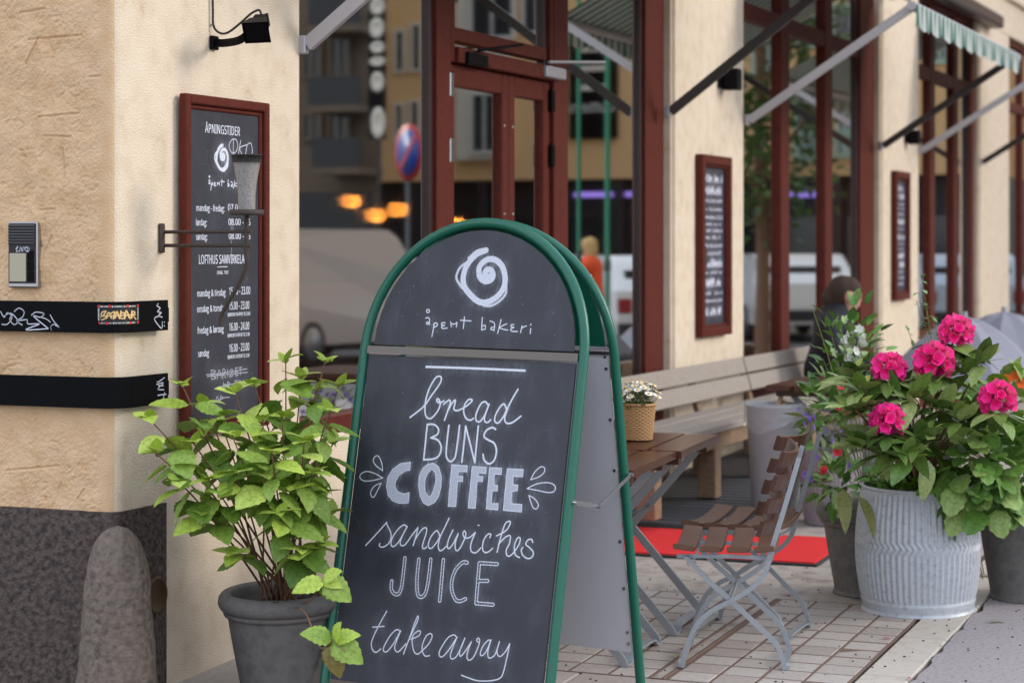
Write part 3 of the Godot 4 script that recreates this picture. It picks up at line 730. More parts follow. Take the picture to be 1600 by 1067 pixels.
func chalk_image(buf: PackedFloat32Array, W: int, H: int, sd: int, dust := 0.5, streaks := 0) -> ImageTexture:
	# slate coloured board, chalk with grain, chalk dust rubbed in round the letters, scratches
	var r := RandomNumberGenerator.new(); r.seed = sd
	var sc := PackedFloat32Array(); sc.resize(W * H)
	for k in 46 + streaks:
		var a := Vector2(r.randf() * W, r.randf() * H)
		var dr := Vector2.from_angle(r.randf() * TAU) * r.randf_range(8, 70)
		var b := a + dr * 0.5 + dr.orthogonal() * r.randf_range(-0.25, 0.25); var c := a + dr
		stamp(sc, W, H, [a.x, a.y, b.x, b.y, c.x, c.y], 0.9, r.randf_range(0.1, 0.4))
	for k in 26:
		var a := Vector2(r.randf() * W, r.randf() * H)
		stamp(sc, W, H, [a.x, a.y, a.x + 1, a.y + 1], r.randf_range(0.8, 2.0), 0.8)
	var halo := blur(blur(buf, W, H, 14), W, H, 22)
	var n1 := FastNoiseLite.new(); n1.seed = sd; n1.frequency = 0.006; n1.fractal_octaves = 4
	var n2 := FastNoiseLite.new(); n2.seed = sd + 1; n2.frequency = 0.22; n2.fractal_octaves = 2
	var n3 := FastNoiseLite.new(); n3.seed = sd + 2; n3.frequency = 0.03; n3.fractal_octaves = 3
	var data := PackedByteArray(); data.resize(W * H * 3)
	for y in H:
		for x in W:
			var i := y * W + x
			var g := n2.get_noise_2d(x, y)
			var smear := n1.get_noise_2d(x * 1.6, y * 0.7)
			var cover := buf[i] * clampf(0.95 + 0.3 * g, 0.0, 1.0)
			var d := halo[i] * dust * (0.75 + 0.9 * n3.get_noise_2d(x * 2.0, y * 0.6)) + maxf(0.0, smear) * 0.07 + sc[i] * 0.45
			var f := clampf(maxf(cover, d), 0.0, 1.0)
			var base := 1.0 + smear * 0.10 + g * 0.05
			data[i * 3] = int(clampf(lerpf(46.0 * base, 224.0, f), 0, 255))
			data[i * 3 + 1] = int(clampf(lerpf(47.0 * base, 228.0, f), 0, 255))
			data[i * 3 + 2] = int(clampf(lerpf(56.0 * base, 240.0, f), 0, 255))
	return ImageTexture.create_from_image(Image.create_from_data(W, H, false, Image.FORMAT_RGB8, data))

var AO := Vector3(6.372, 0.2313, 1.083)
var AA := Vector3(sin(-0.158), 0, cos(-0.158))
var AB := Vector3(-cos(-0.158), 0, sin(-0.158))
func afr(p: float, q: float, n := 0.0) -> Vector3:          # front frame: p across, q up the slope, n out of the face
	var foot := AO + AB * 0.328 + AA * p
	foot.y = gy(foot.x)
	var dir := (Vector3.UP * 1.580 - AB * 0.328) / 1.614
	return foot + dir * q + AA.cross(dir).normalized() * n
func arr(p: float, q: float, n := 0.0) -> Vector3:          # rear frame
	var foot := AO - AB * 0.300 + AA * p
	foot.y = gy(foot.x)
	var dir := (Vector3.UP * 1.566 + AB * 0.255).normalized()
	return foot + dir * q + dir.cross(AA).normalized() * n
func panel_mesh(poly: Array, f: Callable, th: float, uvr: Rect2) -> ArrayMesh:
	# flat panel in frame coordinates; the face at n = th/2 carries the chalk picture
	var s := nst(); s.set_smooth_group(-1)
	var pv := PackedVector2Array(poly)
	if Geometry2D.is_polygon_clockwise(pv): pv.reverse()
	var ix := Geometry2D.triangulate_polygon(pv)
	var uv := func(p: Vector2) -> Vector2: return Vector2((p.x - uvr.position.x) / uvr.size.x, 1.0 - (p.y - uvr.position.y) / uvr.size.y)
	for i in range(0, ix.size(), 3):
		for k in [0, 2, 1]:
			s.set_uv(uv.call(pv[ix[i + k]])); s.add_vertex(f.call(pv[ix[i + k]].x, pv[ix[i + k]].y, th * 0.5))
		for k in [0, 1, 2]:
			s.set_uv(Vector2(0.004, 0.004)); s.add_vertex(f.call(pv[ix[i + k]].x, pv[ix[i + k]].y, -th * 0.5))
	for i in pv.size():
		var a := pv[i]; var b := pv[(i + 1) % pv.size()]
		s.set_uv(Vector2(0.004, 0.004))
		quad(s, f.call(a.x, a.y, -th * 0.5), f.call(b.x, b.y, -th * 0.5), f.call(b.x, b.y, th * 0.5), f.call(a.x, a.y, th * 0.5))
	return fin(s)
func archpoly(w: float, base: float, rad: float, cy: float) -> Array:
	var o := [Vector2(-w, base), Vector2(w, base)]
	for k in 25:
		var a := PI * k / 24.0
		o.append(Vector2(cos(a) * rad, cy + sin(a) * rad))
	return o
func a_board() -> void:
	var t := thing("a_board", "black chalkboard pavement sign with green tube frame listing bread, buns, coffee, sandwiches and juice", "sign", AO)
	var W2 := 0.4265
	for fr in 2:
		var fcall := afr if fr == 0 else arr
		var pts := []
		var top := 1.181 if fr == 0 else 1.150
		var rad := 0.433 if fr == 0 else 0.425
		var w := W2 if fr == 0 else W2 - 0.004
		for k in 9: pts.append(fcall.call(-w, 0.004 + (top - 0.004) * k / 8.0))
		for k in range(1, 32):
			var a := PI - PI * k / 32.0
			pts.append(fcall.call(cos(a) * w, top + sin(a) * rad))
		for k in 9: pts.append(fcall.call(w, top - (top - 0.004) * k / 8.0))
		var s := nst(); tube(s, pts, 0.0165, 14); wobj(s, "front_frame" if fr == 0 else "rear_frame", M.green, t)
		s = nst()
		for p in [-w, w]: tube(s, [fcall.call(p, 0.002), fcall.call(p, 0.03)], 0.0185, 12)
		wobj(s, "foot_cap", M.rubber, t)
	# main board with the chalk writing
	var q0 := 0.085; var q1 := 1.158; var hw := 0.402
	var uvr := Rect2(-hw, q0, hw * 2, q1 - q0)
	var W := 900; var H := 1200
	var n := (afr(0, 1) - afr(0, 0)).cross(AA)
	var dirq := (afr(0, 1) - afr(0, 0)).normalized()
	var org := afr(0, 0)
	var to := func(u: float, v: float) -> Vector2:
		var h := hit(u, v, org, n) - org
		return Vector2((h.dot(AA) + hw) / (hw * 2) * W, (1.0 - (h.dot(dirq) - q0) / (q1 - q0)) * H)
	var buf := PackedFloat32Array(); buf.resize(W * H)
	var zA := [620.0, 560.0, 4.446]; var zB := [560.0, 700.0, 5.0]; var zC := [560.0, 800.0, 5.333]; var zD := [560.0, 940.0, 5.333]
	strokes(buf, W, H, [[208, 60, 550, 69, 893, 82]], zA, to, 4.4)
	strokes(buf, W, H, BREAD, zA, to, 3.3)
	strokes(buf, W, H, BUNS, zA, to, 3.7)
	for k in COFFEE.size(): fillpoly(buf, W, H, COFFEE[k], zB, to, OHOLE if k == 1 else [])
	for k in COFFEE.size():
		var cl: Array = COFFEE[k].duplicate()
		for i in range(0, cl.size(), 2):
			var e := (i + 2) % cl.size()
			strokes(buf, W, H, [[cl[i], cl[i + 1], cl[e], cl[e + 1]]], zB, to, 1.6)
	strokes(buf, W, H, [OHOLE], zB, to, 1.6)
	strokes(buf, W, H, DROPS, zB, to, 2.0)
	strokes(buf, W, H, SANDW, zC, to, 2.6)
	strokes(buf, W, H, JUICE, zC, to, 7.2)
	strokes(buf, W, H, JUICE, zC, to, 3.4, -1.0)
	for st in JUICE:
		var pp := []
		for i in range(0, st.size(), 2): pp.append(Vector2(st[i], st[i + 1]))
		pp = smooth(pp, 12)
		var d := 0.0
		for i in pp.size() - 1:
			d += pp[i].distance_to(pp[i + 1])
			if d > 21.0:
				d = 0.0
				strokes(buf, W, H, [[pp[i].x, pp[i].y, pp[i].x + 1, pp[i].y]], zC, to, 1.3)
	strokes(buf, W, H, TAKE, zD, to, 2.3)
	var bm := mat(Color.WHITE, 0.5)
	bm.albedo_texture = chalk_image(buf, W, H, 71, 0.8)
	put(panel_mesh([Vector2(-hw, q0), Vector2(hw, q0), Vector2(hw, q1), Vector2(-hw, q1)], afr, 0.008, uvr), "board", bm, t).global_transform = Transform3D.IDENTITY
	# arched header with the spiral
	var hq := 1.196
	var ur2 := Rect2(-0.40, hq, 0.80, 0.42)
	var W3 := 800; var H3 := 420
	var to2 := func(u: float, v: float) -> Vector2:
		var h := hit(u, v, org, n) - org
		return Vector2((h.dot(AA) + 0.40) / 0.80 * W3, (1.0 - (h.dot(dirq) - hq) / 0.42) * H3)
	var b2 := PackedFloat32Array(); b2.resize(W3 * H3)
	var zE := [650.0, 370.0, 6.275]
	strokes(b2, W3, H3, SPIRAL, zE, to2, 10.5, 0.95)
	strokes(b2, W3, H3, SPIRAL2, zE, to2, 4.6, 0.9)
	strokes(b2, W3, H3, APENT, zE, to2, 2.0)
	var hm := mat(Color.WHITE, 0.5)
	hm.albedo_texture = chalk_image(b2, W3, H3, 83, 0.5)
	put(panel_mesh(archpoly(0.388, hq, 0.388, hq + 0.004), afr, 0.008, ur2), "header", hm, t).global_transform = Transform3D.IDENTITY
	# steel rail between header and board, rear boards
	var s := nst()
	tube(s, [afr(-0.40, 1.176, 0.010), afr(0.412, 1.176, 0.010)], 0.002, 4)
	bar(s, [afr(-0.408, 1.176, 0.009), afr(0.412, 1.176, 0.009)], 0.026, 0.008, dirq.cross(AA).normalized())
	wobj(s, "rail", M.polished, t)
	var rb := [Vector2(-0.40, 0.14), Vector2(0.40, 0.14), Vector2(0.40, 1.135), Vector2(-0.40, 1.135)]
	put(panel_mesh(rb, arr, 0.006, uvr), "rear_board", M.greypanel, t).global_transform = Transform3D.IDENTITY
	put(panel_mesh(archpoly(0.392, 1.172, 0.392, 1.176), arr, 0.006, uvr), "rear_header", M.green, t).global_transform = Transform3D.IDENTITY
	s = nst()
	bar(s, [arr(-0.40, 1.150, 0.006), arr(0.412, 1.150, 0.006)], 0.012, 0.018, (arr(0, 1) - arr(0, 0)).normalized().cross(AA))
	wobj(s, "rear_rail", M.steel, t)
	# folding stay: two links and rivets
	var a := hit(899, 739, afr(W2, 0.5), AA) ; var c := hit(981, 716, arr(W2, 0.5), AA)
	a = afr(W2 + 0.018, 0.722); c = arr(W2 + 0.018, 0.748)
	var mid := (a + c) * 0.5 + Vector3(0, -0.055, 0) - AB * 0.06 + AB * 0.09
	s = nst(); bar(s, [a, mid], 0.016, 0.003, AA); wobj(s, "stay", M.steel, t)
	s = nst(); bar(s, [mid + AA * 0.004, c + AA * 0.004], 0.014, 0.003, AA); wobj(s, "stay", M.steel, t)
	for p in [a, mid, c]:
		s = nst(); tube(s, [p - AA * 0.006, p + AA * 0.012], 0.006, 8); wobj(s, "rivet", M.steel, t)
	for q in [0.17, 0.21, 0.36, 0.52, 0.76, 0.93, 1.10, 1.14]:
		s = nst(); tube(s, [arr(0.392, q, -0.002), arr(0.392, q, -0.010)], 0.005, 7); wobj(s, "screw", M.steel, t)
	for q in [[0.412, 1.178], [0.345, 1.40]]:
		s = nst(); tube(s, [arr(q[0], q[1], -0.01), arr(q[0], q[1], 0.016)], 0.009, 8); wobj(s, "bolt", M.steel, t)

# ---------- things on the wall ----------
func text3(parent: Node3D, txt: String, u0: float, u1: float, vb: float, hpx: float, z: float, slope: float, mt: Material) -> void:
	# lettering on a board parallel to the facade: between photo columns u0 and u1, baseline row vb, cap height hpx
	var tm := TextMesh.new()
	var ft := SystemFont.new()
	ft.font_names = PackedStringArray(["Droid Sans"])
	tm.font = ft; tm.text = txt; tm.font_size = 64; tm.pixel_size = 0.01; tm.depth = 0.01
	tm.horizontal_alignment = HORIZONTAL_ALIGNMENT_LEFT; tm.vertical_alignment = VERTICAL_ALIGNMENT_BOTTOM
	var bb := tm.get_aabb()
	if not cache.has("capH"):
		var hm: TextMesh = tm.duplicate()
		hm.text = "H"
		cache["capH"] = hm.get_aabb()
	var hb: AABB = cache["capH"]
	var a := zp(u0, vb, z); var b := zp(u1, vb, z)
	var capm := hpx * px_depth(a) / F
	var sx := (b.x - a.x) / maxf(bb.size.x, 0.01)
	var sy := capm / hb.size.y
	var o := put(tm, "lettering", mt, parent)
	o.global_transform = Transform3D(Basis(Vector3(sx, slope * sx, 0), Vector3(0, sy, 0), Vector3(0, 0, 0.08)), a - Vector3(bb.position.x * sx, hb.position.y * sy, 0))
func px_depth(p: Vector3) -> float:
	return (p.x - CAM.x) * CO - (p.z - CAM.z) * SI
func wall_board(called: String, label: String, x0: float, x1: float, y0: float, y1: float, wf := 0.062, zf := 0.062) -> Node3D:
	var t := thing(called, label, "notice board", Vector3((x0 + x1) / 2, y0, 0.0))
	for q in [[x0, x0 + wf, y0, y1], [x1 - wf, x1, y0, y1], [x0 + wf, x1 - wf, y1 - wf, y1], [x0 + wf, x1 - wf, y0, y0 + wf]]:
		boxw("frame_bar", Vector3(q[0], q[2], 0.013), Vector3(q[1], q[3], zf), M.redwood, t, 0.005)
	for q in [[x0 + wf, x0 + wf + 0.015, y0 + wf, y1 - wf], [x1 - wf - 0.016, x1 - wf, y0 + wf, y1 - wf], [x0 + wf + 0.016, x1 - wf - 0.016, y1 - wf - 0.016, y1 - wf], [x0 + wf + 0.016, x1 - wf - 0.016, y0 + wf, y0 + wf + 0.016]]:
		boxw("inner_moulding", Vector3(q[0], q[2], 0.013), Vector3(q[1], q[3], zf - 0.014), M.redwood, t, 0.004)
	return t
func opening_board() -> void:
	var x0 := zp(291, 300, 0.045).x; var x1 := zp(422, 300, 0.045).x
	var yT := zp(291, 145, 0.045).y; var y0 := zp(422, 664, 0.045).y
	var t := wall_board("opening_hours_board", "red framed chalkboard with white opening hours and spiral logo beside the torch bracket", x0, x1, y0, yT, 0.034, 0.045)
	var W := 420; var H := 1000
	var xa := x0 + 0.048; var xb := x1 - 0.048; var ya := y0 + 0.048; var yb := yT - 0.048
	var to := func(u: float, v: float) -> Vector2:
		var h := zp(u, v, 0.024)
		return Vector2((h.x - xa) / (xb - xa) * W, (yb - h.y) / (yb - ya) * H)
	var buf := PackedFloat32Array(); buf.resize(W * H)
	# spiral and name, fitted to this board
	var fit := func(sets: Array, bx: Array) -> Array:
		var o := []
		for st in sets:
			var q := []
			for i in range(0, st.size(), 2):
				q.append(lerpf(bx[4], bx[5], (st[i] - bx[0]) / (bx[1] - bx[0]))); q.append(lerpf(bx[6], bx[7], (st[i + 1] - bx[2]) / (bx[3] - bx[2])))
			o.append(q)
		return o
	var zF := [300.0, 170.0, 4.642]; var zG := [300.0, 390.0, 4.1]
	strokes(buf, W, H, fit.call(SPIRAL, [390.0, 905.0, 100.0, 690.0, 160.0, 263.0, 252.0, 455.0]), zF, to, 6.0)
	strokes(buf, W, H, fit.call(SPIRAL2, [390.0, 905.0, 100.0, 690.0, 160.0, 263.0, 252.0, 455.0]), zF, to, 3.0)
	strokes(buf, W, H, fit.call(APENT, [95.0, 1140.0, 715.0, 980.0, 118.0, 385.0, 485.0, 588.0]), zF, to, 2.0)
	strokes(buf, W, H, [[275, 300, 268, 260, 290, 222, 318, 222, 330, 260, 320, 305, 295, 322, 275, 300], [300, 225, 298, 318], [352, 228, 336, 322], [395, 260, 345, 282, 360, 325], [388, 325, 400, 262, 425, 248, 436, 290, 434, 328]], zF, to, 1.6)
	# struck-out lines at the foot
	strokes(buf, W, H, [[120, 770, 125, 830], [120, 772, 150, 778, 125, 800, 152, 820, 125, 830], [160, 828, 172, 770, 188, 822], [165, 805, 184, 802], [196, 826, 196, 765, 214, 778, 198, 795, 216, 822], [226, 768, 228, 815], [240, 775, 256, 765, 255, 785, 240, 812, 262, 806], [276, 758, 278, 806], [278, 758, 292, 756], [278, 782, 290, 780], [278, 806, 294, 802], [300, 756, 318, 752], [308, 755, 310, 802], [90, 800, 200, 790, 352, 762], [95, 812, 200, 800, 355, 785], [200, 850, 200, 880, 220, 876], [202, 864, 216, 862], [226, 880, 226, 846, 240, 856, 228, 864, 242, 878], [272, 840, 274, 890], [272, 840, 292, 838], [273, 862, 288, 860], [300, 885, 300, 838, 312, 846, 302, 858, 316, 880], [318, 884, 326, 836, 336, 880], [160, 882, 260, 860, 370, 845], [150, 975, 160, 940, 172, 975], [180, 970, 182, 938, 196, 948, 184, 956], [120, 990, 200, 950, 240, 945]], zG, to, 1.5, 0.8)
	# a few white drips over the hours
	strokes(buf, W, H, [[282, 800, 284, 1060], [296, 820, 295, 900]], zF, to, 2.0, 0.5)
	var bm := mat(Color.WHITE, 0.5)
	bm.albedo_texture = chalk_image(buf, W, H, 91, 0.7, 40)
	var f := func(p: float, q: float, n: float) -> Vector3: return Vector3(p, q, 0.018 + n)
	put(panel_mesh([Vector2(xa, ya), Vector2(xb, ya), Vector2(xb, yb), Vector2(xa, yb)], f, 0.01, Rect2(xa, ya, xb - xa, yb - ya)), "chalkboard", bm, t).global_transform = Transform3D.IDENTITY
	var z := 0.0238
	var P := func(zz: Array, x: float, y: float) -> Vector2: return Vector2(zz[0] + x / zz[2], zz[1] + y / zz[2])
	# [text, zoom, left, right, baseline, cap height in zoom pixels]
	for q in [["ÅPNINGSTIDER", zF, 92, 345, 172, 66], ["mandag - fredag:", zF, 28, 232, 740, 46], ["07.00 - 18", zF, 258, 420, 738, 48], ["lørdag:", zF, 26, 105, 846, 46], ["08.00 - 16", zF, 262, 420, 842, 46], ["søndag:", zF, 26, 108, 950, 46], ["08.00 - 16", zF, 264, 420, 944, 46],
		["LOFTHUS SAMVIRKELAG", zG, 42, 350, 92, 58], ["ETABL. 1952", zG, 158, 230, 158, 22], ["mandag & tirsdag", zG, 30, 212, 302, 42], ["15.00 - 23.00", zG, 236, 370, 290, 50], ["onsdag & torsdag", zG, 30, 212, 402, 42], ["15.00 - 23.00", zG, 236, 364, 385, 50], ["KJØKKENET ER ÅPENT TIL 22.00", zG, 226, 370, 428, 22],
		["fredag & lørdag", zG, 32, 200, 540, 42], ["16.00 - 24.00", zG, 236, 364, 520, 50], ["KJØKKENET ER ÅPENT TIL 22.00", zG, 226, 366, 562, 22], ["søndag", zG, 36, 106, 688, 42], ["16.00 - 23.00", zG, 236, 364, 656, 50], ["KJØKKENET ER ÅPENT TIL 22.00", zG, 226, 366, 700, 22]]:
		var a: Vector2 = P.call(q[1], q[2], q[4]); var b: Vector2 = P.call(q[1], q[3], q[4])
		text3(t, q[0], a.x, b.x, a.y, q[5] / q[1][2], z, 0.0, M.chalk)
	boxw("rule", zp(339, 417.5, z), zp(355, 416.2, z + 0.0006), M.chalk, t, 0.0)
func menu_board(label: String, u0: float, u1: float, v0: float, v1: float, sd: int) -> void:
	var a := zp(u0 + 2, v0, 0.062); var b := zp(u1, v1, 0.062)
	var yT := zp(u0, v0, 0.062).y; var y0 := zp(u0, v1, 0.062).y
	var t := wall_board("menu_board", label, a.x, b.x, y0, yT, 0.055)
	t.set_meta("group", "menu boards on the piers")
	var W := 200; var H := 480
	var buf := PackedFloat32Array(); buf.resize(W * H)
	var r := RandomNumberGenerator.new(); r.seed = sd
	var y := 18.0
	var bold := true
	while y < H - 30:
		var x := 18.0
		var hh := 26.0 if bold else r.randf_range(8, 14)
		while x < W - 26:
			var w := r.randf_range(8, 15)
			if r.randf() < 0.85: stamp(buf, W, H, [x, y + hh, x + w * 0.3, y + r.randf() * hh, x + w * 0.5, y + hh * 0.7, x + w * 0.8, y + r.randf() * hh * 0.5, x + w, y + hh], 2.0 if bold else 1.3)
			x += w + 3
		y += hh + r.randf_range(8, 16)
		bold = r.randf() < 0.22
	var bm := mat(Color.WHITE, 0.5)
	bm.albedo_texture = chalk_image(buf, W, H, sd, 0.8)
	var xa := a.x + 0.071; var xb := b.x - 0.071; var ya := y0 + 0.071; var yb := yT - 0.071
	var f := func(p: float, q: float, n: float) -> Vector3: return Vector3(p, q, 0.024 + n)
	put(panel_mesh([Vector2(xa, ya), Vector2(xb, ya), Vector2(xb, yb), Vector2(xa, yb)], f, 0.01, Rect2(xa, ya, xb - xa, yb - ya)), "chalkboard", bm, t).global_transform = Transform3D.IDENTITY
func wall_things() -> void:
	opening_board()
	menu_board("red framed menu chalkboard on the pier nearest the door", 1097, 1145, 240, 528, 301)
	menu_board("red framed menu chalkboard on the pier behind the flower pots", 1400, 1424, 266, 470, 302)
	for q in [["small black box light on the pier nearest the door", 1113, 1143, 112, 138], ["small black box light on the pier behind the flower pots", 1409, 1430, 207, 224]]:
		var a := zp(q[1], q[4], 0.012); var b := zp(q[2], q[3], 0.012)
		var t := thing("wall_light", q[0], "wall light", a, 0.0, "black wall lights")
		boxw("body", Vector3(a.x + 0.14, a.y, 0.03), Vector3(a.x + 0.24, b.y, 0.13), M.black, t, 0.008)
		boxw("back_plate", Vector3(a.x + 0.10, a.y + 0.01, 0.012), Vector3(a.x + 0.28, b.y - 0.01, 0.03), M.black, t, 0.004)
	# spotlight on a curved arm, cable looping up
	var p0 := zp(334, 67, 0.008)
	var t := thing("wall_spotlight", "black spotlight on curved arm with looping cable above the opening hours board", "spotlight", p0)
	var s := nst()
	bbox(s, p0 + Vector3(0, 0, 0), Vector3(0.045, 0.05, 0.016), 0.004)
	wobj(s, "base", M.black, t)
	s = nst(); bar(s, smooth([p0 + Vector3(0, 0, 0.004), zp(352, 67, 0.07), zp(375, 62, 0.15), zp(394, 47, 0.20)], 5), 0.028, 0.014, Vector3(0.4, 0, -0.3)); wobj(s, "arm", M.black, t)
	var ha := zp(408, 30, 0.22); var hb := zp(392, 72, 0.27)
	var hx := (hb - ha).normalized(); var hz := hx.cross(Vector3(0.5, 0.2, 0.8)).normalized(); var hy := hz.cross(hx)
	s = nst(); s.set_smooth_group(-1)
	var sect := [[0.0, 0.019, 0.020], [0.036, 0.024, 0.024], [0.040, 0.029, 0.028], [0.1, 0.046, 0.040]]
	for i in 3:
		var c0: Vector3 = ha + hx * sect[i][0]; var c1: Vector3 = ha + hx * sect[i + 1][0]
		for k in 4:
			var g := func(c: Vector3, e: Array, j: int) -> Vector3: return c + hy * e[1] * [1, -1, -1, 1][j % 4] + hz * e[2] * [1, 1, -1, -1][j % 4]
			quad(s, g.call(c0, sect[i], k), g.call(c0, sect[i], k + 1), g.call(c1, sect[i + 1], k + 1), g.call(c1, sect[i + 1], k))
		if i == 0:
			var e: Array = sect[0]
			quad(s, c0 + hy * e[1] + hz * e[2], c0 + hy * e[1] - hz * e[2], c0 - hy * e[1] - hz * e[2], c0 - hy * e[1] + hz * e[2])
	bbox(s, ha + hx * 0.092, Vector3(0.004, 0.08, 0.07), 0.0, Basis(hx, hy, hz))
	for k in 6: bbox(s, ha + hx * 0.02 + hy * 0.022 + hz * (-0.02 + 0.008 * k), Vector3(0.045, 0.012, 0.002), 0.0, Basis(hx, hy, hz))
	wobj(s, "lamp_head", M.black, t)
	s = nst(); tube(s, smooth([zp(331, -30, 0.012), zp(332, 15, 0.012), zp(333, 40, 0.014), zp(342, 51, 0.03), zp(355, 51, 0.06), zp(375, 36, 0.13), zp(392, 21, 0.18), zp(405, 16, 0.21), ha + Vector3(0, 0.004, 0)], 6), 0.0042, 7); wobj(s, "cable", M.rubber, t)
	s = nst(); bbox(s, zp(332.5, 38, 0.008), Vector3(0.012, 0.008, 0.014), 0.002); wobj(s, "cable_clip", M.white, t)
	# torch: plate, two bars, post with tail, tray, glass cup
	var pl := zp(252, 372, 0.006)
	t = thing("torch_bracket", "rusty iron wall torch holder with curled tail in front of the opening hours board", "torch bracket", pl)
	s = nst(); bbox(s, pl, Vector3(0.03, 0.1, 0.012), 0.004); wobj(s, "wall_plate", M.iron, t)
	var zc := 0.325
	var cx := pl.x + 0.012
	var yb1 := xp(384, 362, cx).y; var yb2 := xp(384, 383.5, cx).y
	zc = xp(385, 370, cx).z
	for y in [yb1, yb2]:
		s = nst(); tube(s, [Vector3(cx, y, 0.008), Vector3(cx, y, zc + 0.016)], 0.0062, 8); wobj(s, "bar", M.iron, t)
	var yt := xp(383, 336, cx).y
	s = nst()
	tube(s, smooth([Vector3(cx, yt, zc), Vector3(cx, yb2 - 0.02, zc), xp(384, 415, cx), xp(372, 445, cx), xp(355, 474, cx), xp(345, 495, cx), xp(345, 511, cx)], 6), 0.0075, 8)
	wobj(s, "post", M.iron, t)
	var tc := Vector3(cx, yt, zc)
	s = nst(); lathe(s, [Vector2(0, 0), Vector2(0.056, 0), Vector2(0.058, 0.004), Vector2(0.058, 0.018), Vector2(0.0555, 0.018), Vector2(0.0555, 0.006), Vector2(0, 0.006)], 28, tc); wobj(s, "tray", M.iron, t)
	var h := xp(385, 241, cx).y - yt
	var cup := thing("torch_cup", "smoky tapered cup with sooty chipped rim standing in the iron torch holder", "cup", tc + Vector3(0, 0.0065, 0))
	s = nst()
	var pr := [Vector2(0, 0.0), Vector2(0.027, 0.0), Vector2(0.0285, 0.01), Vector2(0.029, h * 0.3), Vector2(0.033, h * 0.5), Vector2(0.042, h * 0.75), Vector2(0.0505, h * 0.96), Vector2(0.052, h - 0.01), Vector2(0.0495, h - 0.009), Vector2(0.039, h * 0.74), Vector2(0.030, h * 0.5), Vector2(0.026, h * 0.3), Vector2(0.025, 0.006), Vector2(0, 0.006)]
	lathe(s, pr, 36); obj(s, "cup", nmat([c8(112, 108, 105), c8(140, 135, 131), c8(160, 154, 149)], 0.03, 141, 5.0, 0.5, 0.03, 0.2), cup)
	s = nst()
	lathe(s, [Vector2(0.0468, h * 0.83), Vector2(0.0512, h * 0.96), Vector2(0.0527, h - 0.009), Vector2(0.0490, h - 0.0075), Vector2(0.0455, h * 0.85)], 36)
	obj(s, "sooty_rim", nmat([c8(20, 19, 20), c8(40, 38, 38), c8(26, 25, 25), c8(150, 146, 140)], 0.06, 143, 9.0, 0.7, 0.1, 0.2, true, 4, [0.0, 0.45, 0.66, 0.8]), cup)
	# intercom on the side wall
	var ia := xp(15, 449, 5.826); var ib := xp(61, 346, 5.826)
	t = thing("intercom", "grey door intercom with speaker slots and name panel set into the side wall", "intercom", ia)
	boxw("frame", Vector3(5.812, ia.y, ib.z), Vector3(5.845, ib.y, ia.z), M.steel, t, 0.004)
	var w := ib.z - ia.z
	var hI := ib.y - ia.y
	boxw("body", Vector3(5.807, ia.y + 0.014, ia.z + 0.006), Vector3(5.813, ib.y - 0.006, ib.z - 0.006), M.rubber, t, 0.002)
	for k in 7:
		s = nst(); bbox(s, Vector3(5.8055, ib.y - 0.014 - 0.0095 * k, (ia.z + ib.z) / 2), Vector3(0.006, 0.006, absf(w) - 0.014), 0.001, Basis(Vector3(0, 0, 1), 0.4)); wobj(s, "slat", mat(c8(92, 90, 92), 0.4, 0.4), t)
	boxw("name_panel", Vector3(5.8045, ia.y + 0.02, ia.z + w * 0.10), Vector3(5.808, ia.y + hI * 0.52, ia.z + w * 0.66), mat(c8(176, 168, 140), 0.4), t, 0.001)
	for k in 3: boxw("button", Vector3(5.8045, ia.y + 0.02 + k * hI * 0.16, ia.z + w * 0.7), Vector3(5.808, ia.y + 0.018 + (k + 1) * hI * 0.16, ia.z + w * 0.92), M.black, t, 0.001)
	s = nst()
	for st in [[68, 170, 78, 158, 70, 182, 84, 178], [86, 182, 90, 160, 98, 182, 102, 160], [106, 165, 118, 160, 108, 172, 118, 180], [120, 182, 122, 162, 130, 172, 122, 184]]:
		ribbon(s, st, 0, 330, 2.883, 3.2, Vector3(5.8036, 0, 0), Vector3(1, 0, 0))
	wobj(s, "scribble", M.chalk, t)

